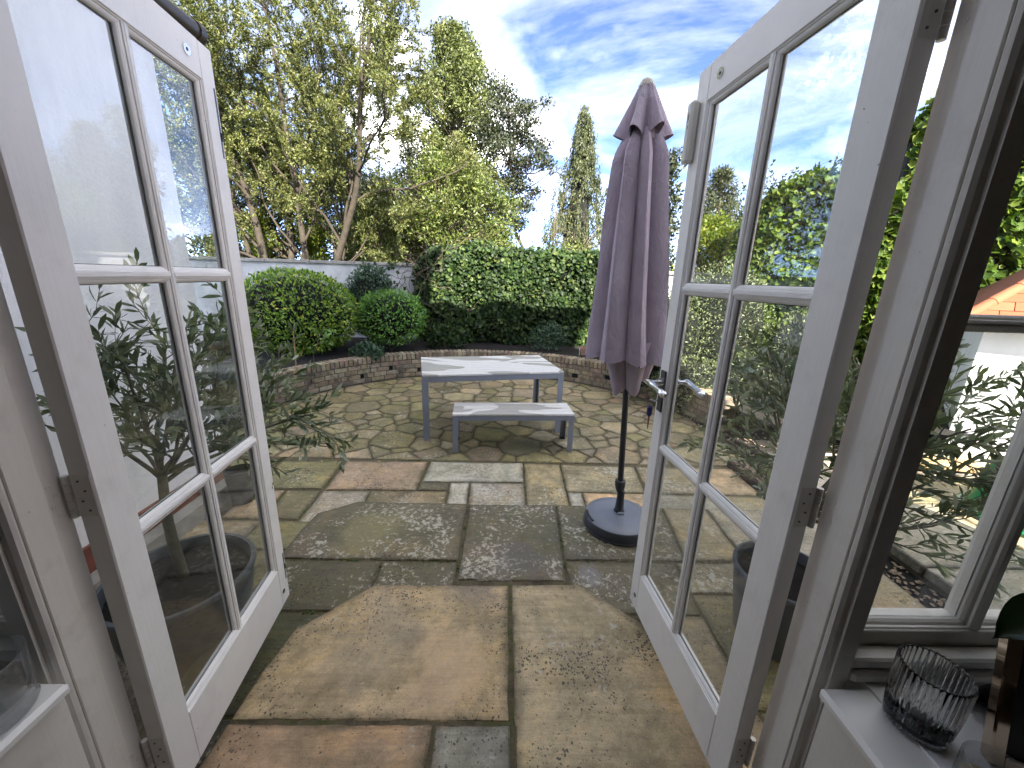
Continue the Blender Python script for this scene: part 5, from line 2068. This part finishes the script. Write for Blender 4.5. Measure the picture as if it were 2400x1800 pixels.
def add_trees():
    add_left_tree()
    rg = np.random.default_rng(44)
    # tall dense pale green tree
    cl = []
    for k in range(330):
        z = 2.2 + 7.9 * rg.random() ** 0.85
        tt = (z - 2.2) / 7.9
        R0 = 2.05 * (1 - tt ** 3.2) ** 0.6 * (0.82 + 0.18 * math.sin(tt * 11)) + 0.10
        a = rg.uniform(0, 6.283)
        k2 = rg.random() ** 0.35
        cl.append((-1.95 + R0 * k2 * math.cos(a), 16 + R0 * k2 * math.sin(a), z, rg.uniform(0.22, 0.46)))
    clump_tree('tall_tree', 'tall dense yellow-green tree, highest one in the middle distance', (-1.95, 16, 0), [(-1.95, 16, 0), (-2.0, 16, 2.5), (-1.9, 16, 5), (-2.0, 16, 7.5), (-1.95, 16, 9.9)], 0.2, cl, 170, 0.125, 'leaf_tall', 'bark_pale', 1, 0.42, 1.0, 1.15, 0.035, 0.2)
    # dark narrow evergreen tucked against it
    cl = []
    for k in range(60):
        z = 2.0 + 5.2 * rg.random()
        tt = (z - 2) / 5.2
        R0 = 0.75 * (1 - tt) + 0.12
        a = rg.uniform(0, 6.283)
        cl.append((-3.55 + R0 * math.cos(a), 15.2 + R0 * math.sin(a), z, rg.uniform(0.2, 0.36)))
    clump_tree('narrow_evergreen', 'narrow dark green conifer pressed against the tall tree', (-3.55, 15.2, 0), [(-3.55, 15.2, 0), (-3.55, 15.2, 7.2)], 0.12, cl, 130, 0.12, 'leaf_dark', 'bark', 2, 0.35, 1.0, 1.2, 0.025, 0.5)
    # darker open-branched tree right of the tall one
    cl = []
    for (x, z, r) in ((-0.35, 7.4, .42), (0.05, 7.7, .42), (0.35, 7.3, .40), (0.75, 7.15, .34), (1.05, 6.95, .28), (0.55, 6.75, .36), (0.0, 6.9, .5), (1.15, 6.3, .32), (1.45, 6.25, .24), (0.7, 6.2, .40),
                      (0.2, 6.3, .5), (1.65, 5.55, .22), (1.3, 5.6, .32), (0.9, 5.55, .40), (0.4, 5.6, .5), (-0.1, 5.8, .55), (0.1, 5.0, .5), (0.6, 4.9, .45), (1.05, 4.75, .32), (0.35, 4.3, .42), (0.75, 4.15, .34),
                      (0.15, 3.7, .42), (-0.25, 4.4, .5), (0.6, 3.5, .34), (-0.3, 3.2, .5), (-0.45, 6.5, .5), (-0.5, 5.2, .55)):
        for q in range(2):
            cl.append((x + rg.normal(0, .1), 14 + rg.normal(0, .5), z + rg.normal(0, .1), r))
    clump_tree('open_tree', 'dark leaved tree with open side branches right of the tall tree', (0.85, 14, 0), [(0.95, 14, 0), (0.85, 14, 1.6), (0.80, 14, 2.6), (0.42, 14, 3.3), (0.30, 14, 4.4), (0.15, 14, 6), (0.05, 14, 7.4)], 0.075, cl, 230, 0.10, 'leaf_dark', 'bark', 3, 0.55, 1.0, 0.62, 0.028, 0.0, twigs=3)
    # broad twiggy shrub bank in front of them
    for (cx, cy, cz, rx, ry, rz, sd, nm, lab, mat, nc) in (
            (-1.65, 12.0, 2.7, 2.0, 1.3, 2.35, 5, 'twiggy_shrub', 'broad twiggy yellow-green shrub, a dome in front of the tall tree', 'leaf_shrub', 150),
            (-3.9, 12.6, 2.3, 1.3, 1.0, 2.0, 6, 'twiggy_shrub', 'pale green twiggy shrub between the many-stemmed tree and the dome shrub', 'leaf_shrub', 80),
            (-5.3, 13.6, 2.7, 1.5, 0.9, 2.5, 16, 'tall_shrub', 'dark green shrub mass directly behind the stems of the many-stemmed tree', 'leaf_conifer', 90),
            (-7.6, 12.5, 3.2, 1.9, 1.2, 3.0, 7, 'tall_shrub', 'dark shrub mass behind the many-stemmed tree beside the left door', 'leaf_dark', 110),
            (-6.35, 11.6, 2.2, 1.0, 0.6, 1.5, 8, 'lime_shrub', 'bright lime green shrub just above the white wall at left', 'leaf_lime', 40)):
        cl = shell_clumps(rg, nc, (cx, cy, cz), (rx, ry, rz), 0.36, 0.72)
        cl = [c for c in cl if c[2] > 0.5]
        clump_tree(nm, lab, (cx, cy, 0), [(cx, cy, 0), (cx + .1, cy, cz * .5), (cx, cy, cz)], 0.1, cl, 210, 0.10, mat, 'twig', sd, 0.45, 1.15, 0.9, 0.022, 0.0, twigs=6)
    # weeping cypress far behind
    rgc = np.random.default_rng(9)
    t = thing('weeping_cypress', (4.3, 24, 0), 'tall pointed weeping cypress standing against the clouds', 'tree')
    MB().tube([(4.3, 24, 0), (4.35, 24, 6), (4.25, 24, 10.9)], [0.3, 0.2, 0.03], 8).build('trunk', 'bark', t, smooth='all')
    P, T, L = [], [], []
    nb = 560
    for k in range(nb):
        tt = rgc.random() ** 0.75
        z = 1.5 + 9.6 * (1 - tt)
        R0 = 0.10 + 3.1 * (1 - (z - 1.5) / 9.8) ** 1.05 * rgc.uniform(0.6, 1.12)
        a = rgc.uniform(0, 6.283)
        k2 = rgc.random() ** 0.3
        x, y = 4.3 + R0 * k2 * math.cos(a), 24 + R0 * k2 * math.sin(a)
        m = 60
        ln = rgc.uniform(0.5, 1.05)
        u = rgc.random(m)
        q = np.stack([x + rgc.normal(0, .07, m) + 0.10 * math.cos(a) * u, y + rgc.normal(0, .07, m) + .1 * math.sin(a) * u, z - ln * u + rgc.normal(0, .04, m)], 1)
        P.append(q)
        T.append(np.stack([rgc.normal(0, .35, m) + .25 * math.cos(a), rgc.normal(0, .35, m) + .25 * math.sin(a), -np.ones(m)], 1))
        L.append(rgc.uniform(0.10, 0.20, m))
    P, T, L = np.concatenate(P), np.concatenate(T), np.concatenate(L)
    leaves('crown', P, T, unit(rgc.normal(0, 1.0, P.shape) + [0, -.35, .3]), L, L * 0.33, 'leaf_cypress', t, 0.1)
    core = []
    for k in range(14):
        z = 1.2 + 9.2 * k / 14
        core.append(((4.3, 24, z), 0.05 + 1.05 * (1 - (z - 1.2) / 9.6)))
    MB().lathe([(0.0, 1.2)] + [(r, c[2]) for c, r in core] + [(0.0, 10.6)], (4.3, 24, 0), 14).build('inner_shade', 'core_shade', t)  # core coloured near-black as the shade within the crown
    # bare twiggy bush in front of the cypress
    t = thing('bare_bush', (2.2, 12.5, 0), 'half-bare twiggy bush in front of the weeping cypress', 'bush')
    pl = Plant(31)
    cfg = dict(seg=[0.25, 0.18, 0.12], wander=[0.14, 0.18, 0.2], up=[0.03, 0.02, 0.0], taper=[0.3, 0.3, 0.4], sides=[5, 4, 3], nch=[9, 6], t0=[0.2, 0.15], ang=[(20, 65), (25, 75)],
               ratio=[(0.35, 0.6), (0.35, 0.65)], rr=[0.5, 0.55], leaf_from=1, leaves=7, rmin=0.0045)
    for dx, dy, L in ((-0.35, 0, 3.6), (-0.15, .1, 4.2), (0.05, 0, 3.8), (0.25, .1, 3.6), (0.45, 0, 3.1), (-0.5, .1, 2.9), (0.15, -.2, 3.9)):
        pl.grow((2.2 + dx * .6, 12.5, 0), (dx, dy, 1), L, 0.035, 0, cfg)
    pl.wood.build('trunk', 'bark_pale', t, smooth='all')
    P = np.array(pl.P)
    r2 = pl.rg
    L = r2.uniform(0.05, 0.09, len(P))
    leaves('crown', P, leaf_dirs(r2, np.array(pl.T), 1.0), unit(r2.normal(0, 1, P.shape) + [0, -.3, .6]), L, L * 0.5, 'leaf_shrub', t)
    cl = shell_clumps(rg, 60, (2.1, 12.2, 1.3), (1.7, .8, 1.5), 0.34, 0.5)
    clump_tree('low_bush', 'olive green bush topping the ivy under the weeping cypress', (2.1, 12.2, 0), [(2.1, 12.2, 0), (2.1, 12.2, 1.5)], .06, cl, 200, 0.10, 'leaf_shrub', 'twig', 12, .45, 1.1, .9, .02, twigs=4)
    # slim dark climber between parasol and right door
    cl = [(3.55 + rg.normal(0, .10) + .10 * math.sin(z * 3), 8.4 + rg.normal(0, .15), z, rg.uniform(.12, .24)) for z in np.linspace(1.2, 4.3, 46)]
    clump_tree('slim_tree', 'slim dark column of foliage between the parasol and the right door', (3.55, 8.4, 0), [(3.55, 8.4, 0), (3.5, 8.4, 2.2), (3.6, 8.4, 4.3)], .05, cl, 95, 0.085, 'leaf_dark', 'bark', 13, .6, 1.1, 1.0, .015)
    # conifer behind right door glass
    cl = []
    for k in range(90):
        z = 1.5 + 4.0 * rg.random() ** 0.9
        R0 = 1.15 * (1 - (z - 1.5) / 4.2) ** .8 + .08
        a = rg.uniform(0, 6.283)
        k2 = rg.random() ** .3
        cl.append((7.55 + R0 * k2 * math.cos(a), 14 + R0 * k2 * math.sin(a), z, rg.uniform(.18, .34)))
    clump_tree('blue_conifer', 'bushy grey-green conifer seen through the right door, above the lime shrub', (7.55, 14, 0), [(7.55, 14, 0), (7.55, 14, 5.4)], .14, cl, 170, 0.11, 'leaf_conifer', 'bark', 14, .35, 1.0, .85, .03)
    # yellow-green shrub
    cl = shell_clumps(rg, 75, (4.75, 8.3, 1.95), (0.95, .7, 1.15), 0.24, .7)
    clump_tree('lime_shrub', 'bright lime yellow shrub seen through the upper glass of the right door', (4.75, 8.3, 0), [(4.75, 8.3, 0), (4.75, 8.3, 1.8)], .07, cl, 210, 0.075, 'leaf_lime', 'twig', 15, .6, 1.1, .9, .02)
    # distant trees closing the view at both sides
    for i, (x, y, zc, rx, rz, mat, lab) in enumerate(((-12.5, 17, 5.0, 3.6, 5.0, 'leaf_dark', 'dark leafy tree far left behind the wing'),
                                                      (-6.6, 21, 3.6, 3.4, 3.6, 'leaf_dark', 'dark tree in the distance behind the many-stemmed tree'),
                                                      (12.5, 19, 2.9, 3.0, 2.6, 'leaf_conifer', 'low grey-green tree in the distance at far right'),
                                                      (13.5, 11.5, 3.2, 2.6, 3.2, 'leaf_shrub', 'leafy tree beyond the outbuilding at far right'))):
        cl = shell_clumps(rg, 120, (x, y, zc), (rx, 1.8, rz), 0.6, .6)
        cl = [c for c in cl if c[2] > .5]
        clump_tree('background_tree', lab, (x, y, 0), [(x, y, 0), (x, y, zc)], .2, cl, 90, 0.19, mat, 'bark', 60 + i, .5, 1.1, .9, .04)


add_trees()


def ivy_sheet(name, label, p0, p1, ztop, zbot, depth, n, size, mat, seed, cat='ivy', amp=0.12, ends=True, holes=None, yoff=-1.0, extra_top=0.0):
    """ivy growing over a wall from p0 to p1 (plan points); bulges towards -normal side"""
    rg = np.random.default_rng(seed)
    p0, p1 = np.array(p0, float), np.array(p1, float)
    L = np.linalg.norm(p1 - p0)
    u = (p1 - p0) / L
    nn = np.array([u[1], -u[0]])
    if nn[1] > 0:
        nn = -nn
    f = bumps(rg, 1.5)
    t = thing(name, (*((p0 + p1) / 2), zbot), label, cat)

    def surf(s, z):
        X = np.stack([s, z * 1.2, np.zeros_like(s)], 1)
        top = ztop + 0.13 * f(np.stack([s * 1.6, np.zeros_like(s), np.zeros_like(s)], 1)) + extra_top * np.sin(s / L * PI)
        endf = np.clip(np.minimum(s, L - s) / 0.7, 0, 1) ** 0.6
        top = zbot + (top - zbot) * (0.80 + 0.20 * endf)
        return top, (depth * (0.75 + 0.25 * np.clip((z - zbot) / (ztop - zbot) * 1.6, 0, 1)) + amp * f(X)) * (0.35 + 0.65 * endf)
    # inner mass, its near-black colour standing for shade
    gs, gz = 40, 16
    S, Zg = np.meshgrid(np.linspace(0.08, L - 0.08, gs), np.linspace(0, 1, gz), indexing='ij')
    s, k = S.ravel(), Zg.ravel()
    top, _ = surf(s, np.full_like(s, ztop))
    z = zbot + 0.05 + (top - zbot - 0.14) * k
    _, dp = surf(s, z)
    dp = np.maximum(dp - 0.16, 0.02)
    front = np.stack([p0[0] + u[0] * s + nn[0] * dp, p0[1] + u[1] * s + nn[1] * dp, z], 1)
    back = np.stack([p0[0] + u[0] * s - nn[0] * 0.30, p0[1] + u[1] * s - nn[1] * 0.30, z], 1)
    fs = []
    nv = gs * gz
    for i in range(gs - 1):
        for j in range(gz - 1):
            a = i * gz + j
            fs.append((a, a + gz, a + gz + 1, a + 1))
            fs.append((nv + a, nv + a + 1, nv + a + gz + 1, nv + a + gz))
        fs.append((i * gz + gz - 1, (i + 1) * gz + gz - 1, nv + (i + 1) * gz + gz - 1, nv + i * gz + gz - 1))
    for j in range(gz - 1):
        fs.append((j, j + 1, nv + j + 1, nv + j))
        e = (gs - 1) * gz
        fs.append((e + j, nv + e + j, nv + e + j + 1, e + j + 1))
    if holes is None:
        MB().add(np.concatenate([front, back]), fs).build('inner_shade', 'core_shade', t, smooth='all')
    # leaves: front, top and a little of the ends
    nt = int(n * 0.20)
    s = rg.uniform(0, L, n)
    k = rg.uniform(0, 1, n)
    top, _ = surf(s, np.full(n, ztop))
    z = zbot + (top - zbot) * k
    _, dp = surf(s, z)
    cf = bumps(rg, 5.0, 3)(np.stack([s, z, np.zeros(n)], 1))
    cl = 0.12 * cf
    dp = dp + cl - 0.12 * rg.random(n) ** 2
    istop = np.arange(n) < nt
    dp = np.where(istop, dp * rg.random(n) - 0.15, dp)
    z = np.where(istop, top + rg.normal(0, 0.05, n) + 0.5 * cl, z)
    P = np.stack([p0[0] + u[0] * s + nn[0] * dp, p0[1] + u[1] * s + nn[1] * dp, z], 1)
    out = np.array([nn[0], nn[1], 0.35])
    Nn = unit(np.where(istop[:, None], np.array([nn[0] * .5, nn[1] * .5, 1.0]), out) + rg.normal(0, 0.60, (n, 3)))
    T = unit(rg.normal(0, 0.65, (n, 3)) + np.array([nn[0] * 0.35, nn[1] * 0.35, -0.75]))
    # hollows between the clumps stay thin so the shade-coloured core shows
    kp = rg.random(n) < np.clip(0.95 + cf * 1.1, 0.25, 1)
    P, Nn, T = P[kp], Nn[kp], T[kp]
    if holes is not None:
        kp = holes(P, rg)
        P, Nn, T = P[kp], Nn[kp], T[kp]
    Ls = size * rg.uniform(0.6, 1.35, len(P))
    leaves('foliage', P, T, Nn, Ls, Ls * rg.uniform(0.8, 1.05, len(P)), mat, t, 0.12, 'ivy')
    return t


def add_ivy_and_shrubs():
    ivy = ivy_sheet('ivy_hedge', 'dense dark ivy covering the garden wall behind the table', (-1.75, 7.66), (3.3, 7.66), 2.24, 0.42, 0.36, 21000, 0.080, 'leaf_ivy', 3, 'ivy', 0.20)
    # tangle of bare ivy stems at its thin left end
    rg = np.random.default_rng(5)
    mb = MB()
    for k in range(70):
        p = np.array([rg.uniform(-2.2, -0.9), 7.45 - rg.uniform(0, .15), rg.uniform(0.6, 2.1)])
        d = unit(rg.normal(0, 1, 3) * [1, .25, 1] + [0.2, 0, .1])
        pts = [p.copy()]
        for i in range(7):
            d = unit(d + rg.normal(0, .35, 3) * [1, .4, 1])
            p = p + d * 0.10
            pts.append(p.copy())
        mb.tube(pts, rg.uniform(.003, .007), 4, False)
    mb.build('bare_stems', 'twig', ivy)
    fn = bumps(np.random.default_rng(8), 2.4)

    def sparse(P, rg):
        a = fn(P)
        fade = np.clip((P[:, 0] + 2.75) / 1.5, 0, 1)
        return rg.random(len(P)) < np.clip(0.15 + a * 0.9, 0, 1) * fade
    ivy_sheet('thin_ivy', 'thin brownish ivy trailing over the white wall left of the hedge', (-2.75, 7.66), (-1.1, 7.66), 2.05, 0.8, 0.12, 5200, 0.07, 'leaf_ivy', 4, 'ivy', 0.08, holes=sparse)
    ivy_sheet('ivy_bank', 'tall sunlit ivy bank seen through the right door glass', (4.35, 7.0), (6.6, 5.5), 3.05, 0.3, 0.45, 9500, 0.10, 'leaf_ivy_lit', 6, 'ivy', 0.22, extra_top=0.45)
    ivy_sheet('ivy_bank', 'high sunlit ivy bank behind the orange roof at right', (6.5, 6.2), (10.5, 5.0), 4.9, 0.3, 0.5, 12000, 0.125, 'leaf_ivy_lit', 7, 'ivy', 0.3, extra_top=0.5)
    # long whippy shoots above the right bank
    t = thing('climber_shoots', (5.3, 6.3, 3.0), 'leafy climber shoots waving above the sunlit ivy bank', 'climber')
    pl = Plant(77)
    cfg = dict(seg=[0.1, 0.07], wander=[0.16, 0.12], up=[0.0, 0.0], taper=[0.3, 0.4], sides=[4, 3], nch=[7], t0=[0.2], ang=[(30, 70)], ratio=[(0.25, 0.4)], rr=[0.6], leaf_from=0, leaves=34, rmin=0.003)
    for k in range(16):
        x = 4.5 + 1.6 * pl.rg.random()
        pl.grow((x, 6.9 - (x - 4.35) * 0.66, 3.15), (pl.rg.normal(0, .5), pl.rg.normal(0, .3), 1), pl.rg.uniform(.35, .8), .006, 0, cfg)
    pl.wood.build('stems', 'twig', t)
    P = np.array(pl.P)
    leaves('foliage', P, leaf_dirs(pl.rg, np.array(pl.T), .9), unit(pl.rg.normal(0, 1, P.shape) + [0, -.4, .6]), 0.06, 0.03, 'leaf_ivy', t)
    # clipped bushes of the raised bed
    mound('clipped_bush', 'large clipped dome of glossy yellow-green leaves left of the patio', 'bush', (-3.48, 6.1, 1.03), (1.02, .85, .72), 9500, 0.062, 'leaf_box', 1, 0.035, 2.0, zmin=0.38, aspect=.46, shell=.12)
    mound('clipped_bush', 'smaller loose bright green bush between the dome and the ivy', 'bush', (-1.98, 6.45, 0.98), (.60, .5, .50), 4200, 0.062, 'leaf_box_green', 2, 0.15, 3.0, zmin=0.38, aspect=.42, shell=.28, stray=0.25)
    mound('blue_shrub', 'dark blue-green shrub against the white wall behind the two bushes', 'bush', (-2.55, 7.15, 1.2), (.46, .35, .72), 4200, 0.065, 'leaf_blue', 3, 0.14, 3.2, zmin=0.38, aspect=.4, shell=.25)
    mound('ground_ivy', 'low dark leafy plant spilling over the brick wall', 'plant', (-2.15, 5.65, 0.47), (.26, .16, .14), 420, 0.06, 'leaf_blue', 4, 0.2, 3.0, zmin=0.38, aspect=.8, shell=.3, shape='ivy', core=False)
    mound('ground_ivy', 'low leafy plant at the foot of the ivy, left of the bare wall patch', 'plant', (-1.05, 6.85, 0.55), (.38, .2, .26), 700, 0.055, 'leaf_ivy', 5, 0.2, 3.0, zmin=0.38, aspect=.8, shell=.3, shape='ivy', core=False)
    mound('fern', 'grey-green ferny plant at the right foot of the ivy', 'plant', (0.95, 6.8, 0.62), (.36, .2, .3), 900, 0.06, 'leaf_blue', 6, 0.2, 3.4, zmin=0.38, aspect=.3, shell=.5, core=False)
    # hebe shrubs to the right of the patio
    for i, (c, r, n, lab) in enumerate((
            ((2.50, 5.05, 0.80), (.66, .55, .86), 7200, 'rounded grey-green hebe mound nearest the patio'),
            ((3.35, 5.15, 1.0), (.80, .6, 1.02), 8200, 'tall pale hebe mound behind the others'),
            ((2.72, 4.50, 0.36), (.52, .45, .40), 4200, 'low spreading hebe at the edge of the paving'),
            ((3.35, 4.35, 0.42), (.45, .4, .44), 3600, 'dark low hebe beside the bark chippings'),
            ((4.30, 4.60, 0.70), (.6, .5, .72), 4600, 'hebe mound in front of the outbuilding corner'))):
        mound('hebe_shrub', lab, 'shrub', c, r, n, 0.040, 'leaf_hebe', 40 + i, 0.12, 3.2, 'hebe shrubs', .42, .16, zmin=0.0)
    mound('yellow_plant', 'bright yellow-green plant at the foot of the white outbuilding wall', 'plant', (4.35, 3.25, 0.5), (.32, .25, .5), 900, 0.07, 'leaf_lime', 50, 0.2, 3.0, zmin=0.02, aspect=.45, shell=.4, core=False)
    # small maple-like sapling and ragged plant by the cane
    for (p, d, L, sd, lab, mat, lf) in (((-2.62, 4.75, .38), (0.35, 0, 1), .75, 61, 'thin leafy sapling beside the bamboo cane', 'leaf_box_green', .07), ((-2.75, 4.55, .38), (0.2, -.2, .6), .4, 62, 'low bright leafy shoot at the foot of the cane', 'leaf_lime', .08)):
        pl = Plant(sd)
        cfg = dict(seg=[0.08, 0.05], wander=[0.10, 0.12], up=[0.0, 0.0], taper=[0.3, 0.4], sides=[5, 4], nch=[7], t0=[0.35], ang=[(35, 75)], ratio=[(0.25, 0.45)], rr=[0.6], leaf_from=1, leaves=45, rmin=0.0015)
        t = thing('sapling', p, lab, 'plant')
        pl.grow(p, d, L, .008, 0, cfg)
        pl.wood.build('stem', 'bark_olive', t)
        P = np.array(pl.P)
        leaves('foliage', P, leaf_dirs(pl.rg, np.array(pl.T), .9), unit(pl.rg.normal(0, .5, P.shape) + [0, -.3, 1]), lf, lf * .3, mat, t)
    # fallen leaves
    rg = np.random.default_rng(6)
    n = 330
    a = rg.uniform(R(10), R(170), n)
    r = CR - np.abs(rg.normal(0, .45, n)) - .03
    P = np.stack([CC[0] + r * np.cos(a), CC[1] + r * np.sin(a), np.full(n, .012)], 1)
    Q = np.stack([rg.uniform(-1.9, 2.4, 60), rg.uniform(1.9, 4.0, 60), np.full(60, .012)], 1)
    P = np.concatenate([P, Q])
    T = rg.normal(0, 1, P.shape) * [1, 1, .05]
    o = leaves('fallen_leaves', P, T, rg.normal(0, .25, P.shape) + [0, 0, 1], rg.uniform(.025, .055, len(P)), rg.uniform(.012, .024, len(P)), 'litter', None)
    tag(o, 'scattered dry fallen leaves along the foot of the brick wall', 'leaves', kind='stuff')


add_ivy_and_shrubs()
